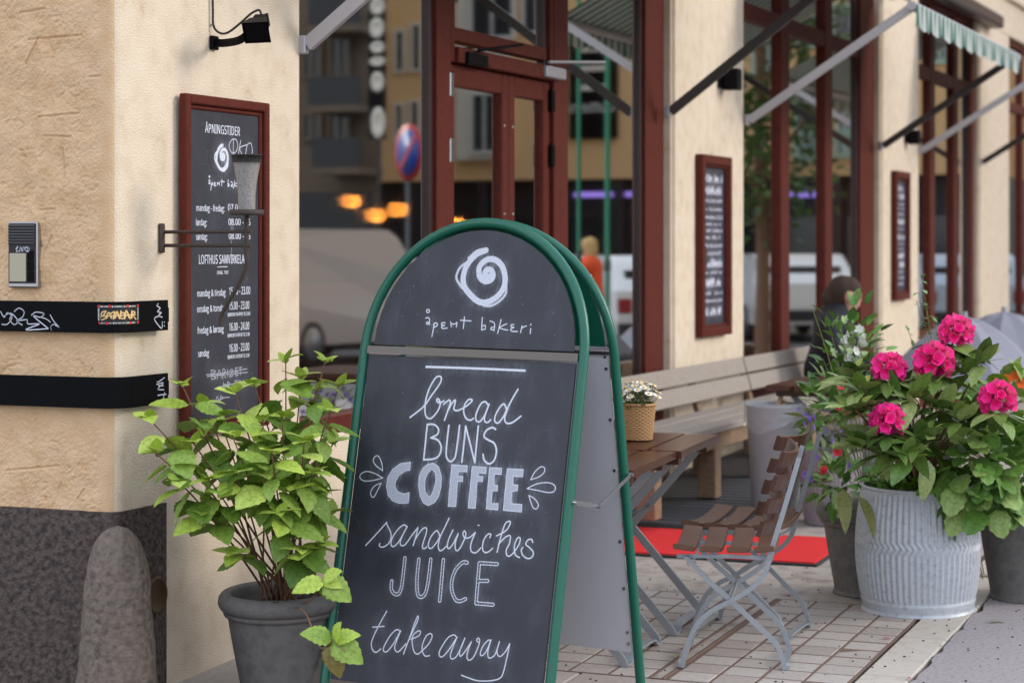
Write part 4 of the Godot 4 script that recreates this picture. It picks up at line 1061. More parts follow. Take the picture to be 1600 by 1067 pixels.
func awning(label: String, xa: float, xb: float, yp: float, zo := 1.08, yo := 3.21) -> void:
	var t := thing("awning", label, "awning", Vector3(xa, yp, 0), 0.0, "striped drop arm awnings")
	for q in [[xa, M.alu], [xb, M.armdark]]:  # right arm darker: some of the shade below the cloth is in its colour
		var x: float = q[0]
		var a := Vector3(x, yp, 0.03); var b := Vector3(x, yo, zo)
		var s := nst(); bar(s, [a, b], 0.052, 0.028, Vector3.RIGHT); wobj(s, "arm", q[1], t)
		s = nst(); bbox(s, Vector3(x, yp, 0.012), Vector3(0.035, 0.07, 0.03), 0.005); wobj(s, "pivot", M.alu, t)
	var s := nst(); tube(s, [Vector3(xa - 0.05, yo, zo), Vector3(xb + 0.08, yo, zo)], 0.03, 12); wobj(s, "front_bar", M.alu, t)
	s = nst()
	tube(s, [Vector3(xa - 0.05, 3.74, 0.08), Vector3(xb + 0.08, 3.74, 0.08)], 0.035, 10); wobj(s, "roller", M.alu, t)
	# striped cloth: sheet and scalloped valance
	var cl := mat(Color.WHITE, 0.9)
	cl.vertex_color_use_as_albedo = true
	cl.backlight_enabled = true; cl.backlight = Color(0.25, 0.25, 0.25)
	var n := int((xb - xa + 0.1) / 0.066)
	var green := Color(0.05, 0.14, 0.11); var cream := Color(0.46, 0.48, 0.45)
	s = nst(); var v := nst()
	s.set_smooth_group(-1); v.set_smooth_group(-1)
	for k in n:
		var x0 := xa - 0.04 + 0.066 * k; var x1 := x0 + 0.066
		var col := green if k % 2 == 0 else cream
		s.set_color(col); v.set_color(col)
		var w0 := Vector3(x0, 3.745, 0.11); var w1 := Vector3(x1, 3.745, 0.11); var f0 := Vector3(x0, yo + 0.03, zo); var f1 := Vector3(x1, yo + 0.03, zo)
		quad(s, w0, f0, f1, w1)
		var m0 := (w0 + f0) / 2 - Vector3(0, 0.02, 0)
		for j in 4:
			var a0 := x0 + 0.0165 * j; var a1 := a0 + 0.0165
			var hgt := func(x: float) -> float: return 0.115 + 0.03 * absf(sin((x - xa) * PI / 0.132))
			var zz := func(x: float) -> float: return zo + 0.032 + 0.008 * sin((x - xa) * 31.0)
			quad(v, Vector3(a0, yo - hgt.call(a0), zz.call(a0)), Vector3(a1, yo - hgt.call(a1), zz.call(a1)), Vector3(a1, yo + 0.01, zo + 0.031), Vector3(a0, yo + 0.01, zo + 0.031))
	wobj(s, "cloth", cl, t); wobj(v, "valance", cl, t)
func awnings() -> void:
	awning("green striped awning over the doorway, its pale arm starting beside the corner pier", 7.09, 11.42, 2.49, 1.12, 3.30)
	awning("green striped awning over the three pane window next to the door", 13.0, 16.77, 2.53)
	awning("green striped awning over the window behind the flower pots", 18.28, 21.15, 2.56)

# ---------- furniture ----------
func bent(s: SurfaceTool, L: float, w: float, th: float, sag: float, n := 8) -> void:
	# slat along x, width along z, thickness along y; the ends rise by sag
	s.set_smooth_group(-1)
	var prev := []
	for i in n + 1:
		var x := -L / 2 + L * i / n
		var y := sag * pow(2.0 * x / L, 2.0)
		var e := 0.003
		var r := [Vector3(x, y, -w / 2 + e), Vector3(x, y + e, -w / 2), Vector3(x, y + th - e, -w / 2), Vector3(x, y + th, -w / 2 + e), Vector3(x, y + th, w / 2 - e), Vector3(x, y + th - e, w / 2), Vector3(x, y + e, w / 2), Vector3(x, y, w / 2 - e)]
		if i > 0:
			for k in 8: quad(s, prev[k], r[k], r[(k + 1) % 8], prev[(k + 1) % 8])
		for k in range(1, 7):
			if i == 0: tri(s, r[0], r[k + 1], r[k])
			if i == n: tri(s, r[0], r[k], r[k + 1])
		prev = r
func make_chair(label: String, at: Vector3, turn: float) -> Node3D:
	# front towards -z, back posts at +z
	var t := thing("folding_chair", label, "chair", at, turn, "folding chairs at the small tables")
	var legB := smooth([Vector2(0.235, 0.74), Vector2(0.188, 0.575), Vector2(0.137, 0.41), Vector2(0.122, 0.35), Vector2(0.084, 0.298), Vector2(0, 0.24), Vector2(-0.075, 0.198), Vector2(-0.131, 0.129), Vector2(-0.173, 0.004)], 4)
	var legA := smooth([Vector2(-0.160, 0.392), Vector2(-0.082, 0.311), Vector2(0, 0.24), Vector2(0.098, 0.149), Vector2(0.16, 0.087), Vector2(0.188, 0.004)], 4)
	for sg in [-1.0, 1.0]:
		var pb := []; var pa := []
		for q in legB: pb.append(Vector3(sg * 0.165, q.y, q.x))
		for q in legA: pa.append(Vector3(sg * 0.155, q.y, q.x))
		var s := nst(); bar(s, pb, 0.017, 0.007, Vector3.RIGHT); obj(s, "back_leg", M.galv, t)
		s = nst(); bar(s, pa, 0.017, 0.007, Vector3.RIGHT); obj(s, "front_leg", M.galv, t)
		for y in [[0.24, 0.0], [0.40, 0.133], [0.385, -0.152]]:
			s = nst(); tube(s, [Vector3(sg * 0.15, y[0], y[1]), Vector3(sg * 0.174, y[0], y[1])], 0.008, 8); obj(s, "rivet", M.galv, t)
		s = nst(); bar(s, [Vector3(sg * 0.13, 0.386, -0.19), Vector3(sg * 0.13, 0.390, 0.0), Vector3(sg * 0.13, 0.386, 0.145)], 0.014, 0.005, Vector3.RIGHT); obj(s, "seat_rail", M.galv, t)
	for z in [-0.173, 0.188]:
		var w := 0.165 if z < 0 else 0.155
		var s := nst(); bar(s, smooth([Vector3(-w, 0.006, z), Vector3(-w * 0.8, 0.008, z), Vector3(-w * 0.6, 0.022, z), Vector3(w * 0.6, 0.022, z), Vector3(w * 0.8, 0.008, z), Vector3(w, 0.006, z)], 3), 0.006, 0.024, Vector3(0, 0, 1)); obj(s, "foot_bar", M.galv, t)
	for q in [[-0.13, 0.377], [0.135, 0.375], [0.0, 0.245]]:
		var s := nst(); tube(s, [Vector3(-0.16, q[1], q[0]), Vector3(0.16, q[1], q[0])], 0.005, 7); obj(s, "cross_rod", M.galv, t)
	if not cache.has("seat_slat"):
		var s := nst(); bent(s, 0.40, 0.070, 0.018, 0.026); cache["seat_slat"] = fin(s)
		s = nst(); bent(s, 0.40, 0.056, 0.015, 0.042); cache["back_slat"] = fin(s)
	for k in 4:
		var z := -0.165 + 0.095 * k
		put(cache["seat_slat"], "seat_slat", M.slatseat, t, Transform3D(Basis(Vector3(1, 0, 0), [0.10, 0.0, -0.02, -0.10][k]), Vector3(0, 0.391 + [0.004, 0.0, 0.0, 0.004][k], z)))
	for k in 4:
		var f := [0.05, 0.30, 0.54, 0.78][k] as float
		var p := Vector2(0.235, 0.74).lerp(Vector2(0.137, 0.41), f)
		put(cache["back_slat"], "back_slat", M.brown, t, Transform3D(Basis(Vector3(1, 0, 0), -PI / 2 + 0.33), Vector3(0, p.y, p.x - 0.008)))
	return t
func make_table(label: String, at: Vector3, turn: float, wd := 0.52, dp_ := 0.70, h := 0.70) -> Node3D:
	var t := thing("folding_table", label, "table", at, turn, "small slatted folding tables")
	var n := 5
	var pw := dp_ / n
	for k in n:
		var z := -dp_ / 2 + pw * (k + 0.5)
		var a := pw / 2 - 0.004
		var poly := [Vector2(-wd / 2, -a), Vector2(wd / 2, -a), Vector2(wd / 2, a), Vector2(-wd / 2, a)]
		if k == n - 1 or k == 0:
			poly = []
			var sg := 1.0 if k == n - 1 else -1.0
			for c in [[-1, -1], [1, -1], [1, 1], [-1, 1]]:
				if c[1] * sg < 0: poly.append(Vector2(c[0] * wd / 2, c[1] * a))
				else:
					for j in 6:
						var an := PI / 2 * j / 5.0
						var r := 0.045
						var e := Vector2(cos(an), sin(an)) if (c[0] * c[1] > 0) else Vector2(sin(an), cos(an))
						poly.append(Vector2(c[0] * (wd / 2 - r + r * e.x), c[1] * (a - r + r * e.y)))
		var s := nst()
		prism(s, poly, h - 0.026, h - 0.003, Transform3D(Basis(Vector3(1, 0, 0), Vector3(0, 0, -1), Vector3(0, 1, 0)), Vector3(0, 0, z)))
		var inset := []
		for q in poly: inset.append(q * Vector2(1.0 - 0.008 / wd, 1.0 - 0.006 / pw))
		prism(s, inset, h - 0.003, h, Transform3D(Basis(Vector3(1, 0, 0), Vector3(0, 0, -1), Vector3(0, 1, 0)), Vector3(0, 0, z)))
		obj(s, "plank", M.brown, t)
	for x in [-wd * 0.36, wd * 0.36]:
		var s := nst(); bbox(s, Vector3(x, h - 0.043, 0), Vector3(0.045, 0.032, dp_ - 0.06), 0.004); obj(s, "batten", M.brown, t)
	for x in [-0.19, 0.19]:
		for sg in [-1.0, 1.0]:
			var s := nst()
			var xo: float = x + sg * 0.006 * signf(x)
			bar(s, [Vector3(xo, h - 0.06, -sg * 0.27), Vector3(xo, 0.02, sg * 0.28), Vector3(xo, 0.004, sg * 0.284)], 0.030, 0.008, Vector3.RIGHT)
			obj(s, "leg", M.galv, t)
	for sg in [-1.0, 1.0]:
		var s := nst(); bar(s, smooth([Vector3(-0.2, 0.006, sg * 0.284), Vector3(-0.15, 0.008, sg * 0.284), Vector3(-0.11, 0.03, sg * 0.284), Vector3(0.11, 0.03, sg * 0.284), Vector3(0.15, 0.008, sg * 0.284), Vector3(0.2, 0.006, sg * 0.284)], 3), 0.008, 0.036, Vector3(0, 0, 1)); obj(s, "foot_bar", M.galv, t)
		s = nst(); tube(s, [Vector3(-0.19, 0.42, -sg * 0.075), Vector3(0.19, 0.42, -sg * 0.075)], 0.005, 6); obj(s, "cross_rod", M.galvdark, t)
	return t
func furniture() -> void:
	var tl := atan(SLOPE)
	for q in [[7.125, "brown slatted folding table beside the chalkboard sign, carrying no basket"], [7.655, "brown slatted folding table with the flower basket on it"]]:
		var t := make_table(q[1], Vector3(q[0], gy(q[0]), 1.075), 0.03)
		t.rotation.z = tl
	var c1 := make_chair("slatted folding chair beside the table next to the chalkboard sign", Vector3(7.18, gy(7.18), 1.692), 0.225)
	c1.rotation.z = tl
	var c2 := make_chair("slatted folding chair at the table that carries the basket", Vector3(7.64, gy(7.64), 1.612), -0.02)
	c2.rotation.z = tl
	# benches along the wall
	for q in [[9.45, 12.36, "long weathered grey plank bench along the cafe wall"], [12.39, 14.3, "shorter weathered plank bench where the dark haired person sits"]]:
		var x0: float = q[0]; var x1: float = q[1]
		var gb := gy((x0 + x1) / 2) + 0.03
		var t := thing("bench", q[2], "bench", Vector3((x0 + x1) / 2, gb, 0.4), 0.0, "plank benches")
		var ys := 0.795
		for k in 3:
			boxw("seat_plank", Vector3(x0, ys - 0.04, 0.22 + 0.135 * k), Vector3(x1, ys, 0.345 + 0.135 * k), M.oldwood, t, 0.006)
		for k in 2:
			var s := nst(); bbox(s, Vector3((x0 + x1) / 2, 0.893 + 0.104 * k, 0.20 - 0.03 * k), Vector3(x1 - x0, 0.098, 0.032), 0.005, Basis(Vector3(1, 0, 0), -0.25)); wobj(s, "back_plank", M.oldwood, t)
		var xs := [x0 + 0.12, x0 + 1.08, x1 - 0.9] if x1 - x0 > 2.0 else [x0 + 0.1, x1 - 0.1]
		for x in xs:
			boxw("leg", Vector3(x - 0.05, gb, 0.49), Vector3(x + 0.05, ys - 0.041, 0.59), M.warmwood, t, 0.005)
			boxw("leg", Vector3(x - 0.045, gb, 0.16), Vector3(x + 0.045, ys - 0.041, 0.24), M.warmwood, t, 0.005)
			boxw("apron", Vector3(x - 0.03, ys - 0.14, 0.241), Vector3(x + 0.03, ys - 0.041, 0.489), M.warmwood, t, 0.004)
			var s := nst(); bbox(s, Vector3(x, 0.885, 0.155), Vector3(0.06, 0.30, 0.03), 0.004, Basis(Vector3(1, 0, 0), -0.25)); wobj(s, "back_post", M.warmwood, t)
		boxw("front_rail", Vector3(x0 + 0.02, ys - 0.125, 0.555), Vector3(x1 - 0.02, ys - 0.042, 0.588), M.warmwood, t, 0.004)
	# tapered bin with clear liner
	var bp := gp(1212, 806)
	var t := thing("litter_bin", "tall light grey plastic bin with a clear liner bag beside the bench", "bin", bp)
	var s := nst()
	lathe(s, [Vector2(0, 0), Vector2(0.112, 0), Vector2(0.116, 0.006), Vector2(0.146, 0.545), Vector2(0.152, 0.55), Vector2(0.152, 0.562), Vector2(0.144, 0.562), Vector2(0.138, 0.54), Vector2(0.11, 0.02), Vector2(0, 0.02)], 40)
	obj(s, "body", M.plastic, t)
	var fn := FastNoiseLite.new(); fn.seed = 8; fn.frequency = 9.0
	put(grid(60, 14, func(i: float, j: float) -> Vector3:
		var a := TAU * i
		var y := 0.572 - 0.15 * j * (0.75 + 0.25 * sin(a * 2.0 + 1.0))
		var r := 0.1525 - (0.562 - y) * 0.052 + 0.002 + absf(fn.get_noise_2d(i * 8.0, j * 0.5)) * 0.016 * (0.3 + j)
		return Vector3(cos(a) * r, y, sin(a) * r)), "liner_bag", M.bag, t)
	s = nst(); bbox(s, Vector3(0.0, 0.55, 0.02), Vector3(0.11, 0.10, 0.02), 0.004, Basis(Vector3(0.4, 0.3, 1).normalized(), 0.5)); bbox(s, Vector3(0.05, 0.52, 0.03), Vector3(0.1, 0.09, 0.06), 0.01, Basis(Vector3(0, 0.6, 1).normalized(), -0.5)); obj(s, "crumpled_bag", mat(c8(190, 156, 122), 0.8), t)
	# far table
	var f := gp(1193, 604, 0.66)
	make_table("brown slatted table in front of the dark haired person", Vector3(f.x + 0.42, gy(f.x) , f.z + 0.36), 0.0, 0.78, 0.72, 0.67)
	# red mat
	t = thing("door_mat", "bright red carpet mat with dark rubber border lying before the door", "mat", Vector3(9.31, gy(9.31), 0.9))
	s = nst(); bbox(s, Vector3.ZERO, Vector3(0.68, 0.008, 1.5), 0.002); var o := obj(s, "rubber_border", M.rubber, t)
	o.position = Vector3(0, 0.006, -0.123); o.rotation.z = tl
	s = nst(); bbox(s, Vector3.ZERO, Vector3(0.645, 0.010, 1.465), 0.003); o = obj(s, "pile", M.red, t)
	o.position = Vector3(0, 0.011, -0.123); o.rotation.z = tl
	# basket and daisies on the far table
	var b := gp(999, 687, 0.703)
	t = thing("wicker_basket", "small woven wicker basket of white daisies on the table", "basket", b)
	var hb := 0.136
	s = nst()
	for k in 20:
		var y := 0.004 + hb * k / 20.0
		var rr := 0.0475 + 0.0125 * y / hb
		var pts := []
		for i in 61:
			var a := TAU * i / 60.0
			var r := rr + 0.0022 * (1.0 if (i / 2 + k) % 2 == 0 else -1.0)
			pts.append(Vector3(cos(a) * r, y, sin(a) * r))
		tube(s, pts, 0.0034, 5, false)
	o = obj(s, "weave", M.wicker, t)
	o.set_meta("kind", "stuff")
	s = nst()
	for k in 30:
		var a := TAU * k / 30.0
		tube(s, [Vector3(cos(a) * 0.046, 0.0, sin(a) * 0.046), Vector3(cos(a) * 0.0605, hb, sin(a) * 0.0605)], 0.0026, 5)
	o = obj(s, "stakes", M.wicker, t)
	o.set_meta("kind", "stuff")
	s = nst()
	var rim := []
	for i in 33:
		var a := TAU * i / 32.0
		rim.append(Vector3(cos(a) * 0.0625, hb + 0.002 * sin(a * 16.0), sin(a) * 0.0625))
	tube(s, rim, 0.006, 7, false); obj(s, "rim", M.wicker, t)
	s = nst(); lathe(s, [Vector2(0, 0.118), Vector2(0.054, 0.118), Vector2(0.052, 0.112), Vector2(0, 0.112)], 20); obj(s, "soil", M.soil, t)
	daisies(b + Vector3(0, 0.118, 0))
func flower_mesh(np: int, r0: float, r1: float, cup: float, wd: float) -> ArrayMesh:
	var s := nst(); s.set_smooth_group(-1)
	for k in np:
		var a := TAU * k / np
		var d := Vector3(cos(a), 0, sin(a)); var e := Vector3(-sin(a), 0, cos(a))
		var m := (r0 + r1) * 0.55
		var p0 := d * r0 * 0.5; var pm := d * m + Vector3(0, cup * 0.7, 0); var p1 := d * r1 + Vector3(0, cup, 0)
		quad(s, p0 - e * wd * 0.3, pm - e * wd * 0.5, pm + e * wd * 0.5, p0 + e * wd * 0.3)
		tri(s, pm - e * wd * 0.5, p1 - e * wd * 0.18, pm + e * wd * 0.5); tri(s, p1 - e * wd * 0.18, p1 + e * wd * 0.18, pm + e * wd * 0.5)
	return fin(s)
func daisies(at: Vector3) -> void:
	var t := thing("daisy_plant", "white daisies with yellow centres growing in the wicker basket", "flowers", at)
	var fm := flower_mesh(11, 0.006, 0.0165, 0.003, 0.008)
	var s := nst(); lathe(s, [Vector2(0.0062, 0.0), Vector2(0.005, 0.0035), Vector2(0, 0.005)], 8)
	var cm := fin(s)
	var wm := petal(c8(232, 232, 226), 0.2); var ym := mat(c8(214, 164, 30), 0.8)
	var st := nst()
	for k in 42:
		var a := TAU * k * 0.381966; var r := 0.083 * sqrt((k + 0.5) / 42.0)
		var p := Vector3(cos(a) * r, 0.105 - r * r * 7.5 + rng.randf_range(-0.012, 0.012), sin(a) * r)
		tube(st, smooth([Vector3(cos(a) * r * 0.25, 0.0, sin(a) * r * 0.25), Vector3(cos(a) * r * 0.8, p.y * 0.55, sin(a) * r * 0.8), p], 3), 0.0012, 4, false)
		var up := Vector3(cos(a) * r * 7.0, 1, sin(a) * r * 7.0).normalized()
		var bs := Basis(Quaternion(Vector3.UP, up)) * Basis(Vector3.UP, rng.randf() * TAU)
		var f := put(fm, "flower", wm, t, Transform3D(bs, p))
		put(cm, "flower_centre", ym, f, Transform3D(Basis.IDENTITY, Vector3(0, 0.001, 0)))
	obj(st, "stems", M.stemgreen, t)
	var lm := leaf_mesh(0.022, 0.008, 0.2, 0.2, 0.0, 3)
	var ms := nst()
	for k in 260:
		var a := rng.randf() * TAU; var r := 0.074 * sqrt(rng.randf())
		var p := Vector3(cos(a) * r, rng.randf_range(0.01, 0.09) * (1.0 - r * 5.0), sin(a) * r)
		ms.append_from(lm, 0, Transform3D(Basis.from_euler(Vector3(rng.randf_range(-0.6, 0.6), a + rng.randf_range(-0.8, 0.8), rng.randf_range(-0.3, 0.9))), p))
	var o := put(ms.commit(), "foliage", leafmat(c8(66, 96, 44)), t)
	o.set_meta("kind", "stuff")

# ---------- plants ----------
func leaf_mesh(L: float, W: float, curl: float, fold: float, serr: float, n := 6, pointy := 1.0) -> ArrayMesh:
	# along +x, face up +y; two halves with a fold at the midrib
	var s := nst(); s.set_smooth_group(0)
	var row := func(i: int, sg: float) -> Array:
		var t := float(i) / n
		var w := W * 0.5 * pow(sin(PI * pow(t, 0.72)), 0.8 * pointy) if i > 0 and i < n else 0.0
		if serr > 0 and i % 2 == 1: w *= 1.0 + serr
		var y := -curl * L * t * t
		var x := L * t
		return [Vector3(x, y, 0), Vector3(x - L * 0.02, y + w * fold * 0.7, sg * w * 0.5), Vector3(x, y + w * fold - w * w * 4.0, sg * w)]
	for i in n:
		for sg in [-1.0, 1.0]:
			var a: Array = row.call(i, sg); var b: Array = row.call(i + 1, sg)
			for k in 2:
				if sg > 0: quad(s, a[k], a[k + 1], b[k + 1], b[k])
				else: quad(s, a[k], b[k], b[k + 1], a[k + 1])
	return fin(s)
func leaf_basis(d: Vector3, roll := 0.0) -> Basis:
	var x := d.normalized()
	var z := x.cross(Vector3.UP)
	if z.length() < 0.05: z = x.cross(Vector3.RIGHT)
	z = z.normalized()
	return Basis(x, z.cross(x).normalized(), z) * Basis(Vector3.RIGHT, roll)
func pot(called: String, label: String, at: Vector3, R: float, h: float, rim := true, group := "") -> Node3D:
	var t := thing(called, label, "plant pot", at, 0.0, group)
	t.rotation.z = atan(SLOPE) if at.x < 9.0 else 0.0
	var s := nst()
	var rb := R * 0.72
	lathe(s, smooth([Vector2(0.0, 0.0), Vector2(rb * 0.96, 0.0), Vector2(rb, 0.012), Vector2(rb * 1.0, 0.03), Vector2(R * 0.85, h * 0.5), Vector2(R * 0.93, h * 0.80)], 3), 48)
	obj(s, "body", M.potgrey, t)
	s = nst()
	var pr := []
	pr.append(Vector2(R * 0.925, h * 0.79))
	for k in 9: # lower bead
		var a := -PI / 2 + PI * k / 8.0
		pr.append(Vector2(R * 0.95 + 0.010 * cos(a), h * 0.825 + 0.012 * sin(a)))
	pr.append(Vector2(R * 0.945, h * 0.852))
	for k in 13: # rolled rim
		var a := -PI / 2 + PI * 1.25 * k / 12.0
		pr.append(Vector2(R * 0.955 + 0.026 * cos(a), h * 0.93 + 0.032 * sin(a)))
	pr.append(Vector2(R * 0.86, h * 0.92)); pr.append(Vector2(R * 0.84, h * 0.84)); pr.append(Vector2(0.0, h * 0.84))
	lathe(s, pr, 56)
	obj(s, "rim", M.potgrey, t)
	s = nst(); lathe(s, [Vector2(R * 0.845, h * 0.855), Vector2(R * 0.5, h * 0.875), Vector2(0, h * 0.88)], 28); obj(s, "soil", M.soil, t)
	return t
func shrub_stem(s: SurfaceTool, a: Vector3, c: Vector3, b: Vector3, r0: float, r1: float) -> Array:
	var p := []
	var rr := []
	for k in 9:
		var t := k / 8.0
		p.append(a * (1 - t) * (1 - t) + c * 2 * t * (1 - t) + b * t * t); rr.append(lerpf(r0, r1, t))
	tube(s, p, rr, 6, false)
	return p
func hydrangea() -> void:
	var pc := Vector3(6.185, gy(6.185), 0.425)
	pot("plant_pot", "dark grey pot with rolled rim at the corner pier holding the bright green shrub", pc, 0.192, 0.345, true, "dark grey rolled rim pots")
	var at := pc + Vector3(0, 0.295, 0)
	var t := thing("green_shrub", "leafy bright green shrub in the grey pot beside the chalkboard sign", "shrub", at)
	var lm := [leaf_mesh(0.118, 0.084, 0.2, 0.26, 0.14, 12), leaf_mesh(0.110, 0.080, 0.36, 0.2, 0.14, 12), leaf_mesh(0.124, 0.088, 0.04, 0.32, 0.14, 12), leaf_mesh(0.106, 0.080, 0.48, 0.24, 0.14, 12)]
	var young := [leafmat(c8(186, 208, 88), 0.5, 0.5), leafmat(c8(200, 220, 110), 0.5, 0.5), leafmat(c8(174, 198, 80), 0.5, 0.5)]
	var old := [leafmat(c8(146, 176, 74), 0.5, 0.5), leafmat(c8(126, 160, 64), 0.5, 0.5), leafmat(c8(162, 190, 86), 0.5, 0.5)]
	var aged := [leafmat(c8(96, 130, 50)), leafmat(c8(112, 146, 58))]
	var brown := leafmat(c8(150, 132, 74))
	# tips read from the photograph: column, row, distance from the camera, number of leaf pairs
	var tips := [[283, 600, 6.75, 4], [230, 652, 6.62, 3], [446, 562, 7.05, 4], [508, 562, 7.0, 4], [396, 600, 6.95, 4], [366, 612, 6.72, 4], [515, 640, 6.8, 4], [471, 588, 7.15, 3], [318, 630, 6.9, 4], [362, 680, 6.62, 4], [424, 706, 6.55, 4], [496, 606, 7.1, 3], [240, 705, 6.6, 3], [278, 752, 6.62, 2], [312, 800, 6.68, 2], [365, 862, 6.72, 2], [409, 742, 6.62, 3], [440, 650, 6.7, 4], [475, 690, 6.62, 4], [369, 738, 6.6, 3], [325, 748, 6.6, 3], [492, 738, 6.66, 4], [522, 690, 6.95, 4], [497, 850, 6.75, 2], [472, 858, 6.65, 3], [438, 800, 6.6, 3], [500, 770, 6.75, 3], [410, 655, 6.85, 4], [300, 690, 6.72, 3], [530, 600, 7.15, 3], [455, 740, 6.85, 3], [345, 660, 6.95, 3], [395, 700, 6.95, 3], [520, 800, 6.95, 3]]
	var total := 0
	for q in tips:
		var tip := dp(q[0], q[1], q[2])
		var dm: float = 3.76 / (SI - (q[0] - 800.0) / F * CO)
		if q[2] > dm: tip = dp(q[0], q[1], dm)
		var a := at + Vector3(rng.randf_range(-0.06, 0.06), 0.0, rng.randf_range(-0.06, 0.06))
		var mid := a.lerp(tip, 0.5) + Vector3(rng.randf_range(-0.03, 0.03), 0.06, rng.randf_range(-0.03, 0.03))
		var s := nst()
		var pth := shrub_stem(s, a, mid, tip, 0.0042, 0.0022)
		wobj(s, "stem", M.stem, t)
		var dirt := (tip - mid).normalized()
		var ph := rng.randf() * PI
		# young crown at the tip
		for k in 4:
			var an := ph + TAU * k / 4.0 + rng.randf_range(-0.2, 0.2)
			var rad := Vector3(cos(an), 0, sin(an))
			var d := (rad * (0.9 if k % 2 == 0 else 0.55) + dirt * (0.35 if k % 2 == 0 else 0.8)).normalized()
			put(lm[rng.randi() % 4], "leaf", young[rng.randi() % 3], t).global_transform = Transform3D(leaf_basis(d, rng.randf_range(-0.3, 0.3)).scaled_local(Vector3.ONE * (0.62 if k % 2 == 0 else 0.45)), tip - dirt * 0.004 * k)
			total += 1
		for k in q[3]:
			var f: float = 1.0 - 0.085 * (k + 1) - rng.randf_range(0.0, 0.03)
			var i := int(f * 8.0); var base: Vector3 = pth[i].lerp(pth[mini(i + 1, 8)], f * 8.0 - i)
			ph += PI / 2 + rng.randf_range(-0.25, 0.25)
			for sg in 2:
				var an := ph + PI * sg
				var rad := Vector3(cos(an), 0, sin(an))
				var d: Vector3 = (rad + dirt * (0.35 - 0.12 * k) + Vector3(0, rng.randf_range(-0.75, -0.1) - 0.12 * k, 0)).normalized()
				var e: Vector3 = base + d * 0.1
				if e.z < 0.03 and e.x > 5.75: continue
				if total > 297: continue
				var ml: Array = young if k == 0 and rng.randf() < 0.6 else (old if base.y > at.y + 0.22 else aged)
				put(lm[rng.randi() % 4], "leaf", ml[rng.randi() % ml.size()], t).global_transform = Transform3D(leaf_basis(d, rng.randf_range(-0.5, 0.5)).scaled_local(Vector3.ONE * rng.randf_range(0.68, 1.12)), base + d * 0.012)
				total += 1
	# low branch hanging in front of the sign
	var s := nst()
	var hp := [at + Vector3(-0.10, 0.02, 0.10), dp(478, 960, 6.42), dp(500, 1012, 6.35), dp(520, 1000, 6.3)]
	tube(s, smooth(hp, 5), 0.0028, 6); wobj(s, "stem", M.stem, t)
	s = nst(); tube(s, smooth([at + Vector3(-0.08, 0.03, 0.12), dp(488, 935, 6.45), dp(505, 905, 6.4)], 5), 0.0026, 6); wobj(s, "stem", M.stem, t)
	for q in [[520, 1000, 26, 18, 1.0, 0], [520, 1000, 62, 38, 0.95, 0], [518, 998, -30, -12, 0.85, 0], [522, 1002, 10, -30, 0.6, 1], [520, 1004, 2, 52, 0.95, 2], [522, 1000, 42, -22, 0.7, 1], [505, 905, 50, 34, 0.95, 0], [505, 908, -52, 12, 0.85, 1], [505, 905, 22, -14, 0.6, 1], [505, 905, 8, 62, 0.6, 0], [505, 905, 34, 8, 0.55, 1]]:
		var p := dp(q[0], q[1], 6.32 if q[1] > 950 else 6.40)
		var e := dp(q[0] + q[2], q[1] + q[3], (6.32 if q[1] > 950 else 6.40) - 0.03)
		put(lm[rng.randi() % 4], "leaf", young[rng.randi() % 3] if q[5] == 1 else (brown if q[5] == 2 else leafmat(c8(140, 168, 66))), t).global_transform = Transform3D(Basis((e - p).normalized(), ((e - p).normalized().cross(-AB + Vector3(0, -0.9, 0))).normalized().cross((e - p).normalized()).normalized() * -1.0, ((e - p).normalized().cross(-AB + Vector3(0, -0.9, 0))).normalized() * -1.0).scaled_local(Vector3.ONE * q[4]), p)
	# weeds at the foot of the shrub
	var gm := leaf_mesh(0.12, 0.022, 0.5, 0.2, 0.0, 6)
	for k in 7:
		var an := 2.2 + rng.randf_range(-1.0, 1.0)
		put(gm, "blade", leafmat(c8(112, 142, 62)), t).global_transform = Transform3D(leaf_basis(Vector3(cos(an), 1.1, sin(an))).scaled_local(Vector3.ONE * rng.randf_range(0.7, 1.1)), at + Vector3(-0.10 + rng.randf_range(-0.04, 0.04), 0.01, 0.02 + rng.randf_range(-0.05, 0.05)))
func leaf_cloud(t: Node3D, called: String, c: Vector3, ext: Vector3, n: int, mesh: Mesh, mats: Array, sc0: float, sc1: float, up := 0.4, hollow := 0.35) -> void:
	# single leaves spread through an ellipsoid, facing outwards
	for k in n:
		var d := Vector3(rng.randfn(), rng.randfn(), rng.randfn()).normalized()
		var r := lerpf(hollow, 1.0, sqrt(rng.randf()))
		var p := c + d * ext * r
		var dir := (d + Vector3(0, up, 0) + Vector3(rng.randfn(), rng.randfn(), rng.randfn()) * 0.35).normalized()
		put(mesh, called, mats[rng.randi() % mats.size()], t).global_transform = Transform3D(leaf_basis(dir, rng.randf_range(-0.7, 0.7)).scaled_local(Vector3.ONE * rng.randf_range(sc0, sc1)), p)
func mass(t: Node3D, called: String, c: Vector3, ext: Vector3, n: int, mesh: Mesh, mt: Material, sc0: float, sc1: float) -> void:
	var s := nst()
	for k in n:
		var d := Vector3(rng.randfn(), rng.randfn(), rng.randfn()).normalized()
		var p := c + d * ext * pow(rng.randf(), 0.4)
		s.append_from(mesh, 0, Transform3D(leaf_basis((d + Vector3(0, 0.6, 0) + Vector3(rng.randfn(), rng.randfn(), rng.randfn()) * 0.5).normalized(), rng.randf_range(-1, 1)).scaled_local(Vector3.ONE * rng.randf_range(sc0, sc1)), p))
	var o := put(s.commit(), called, mt, t)
	o.global_transform = Transform3D.IDENTITY
	o.set_meta("kind", "stuff")
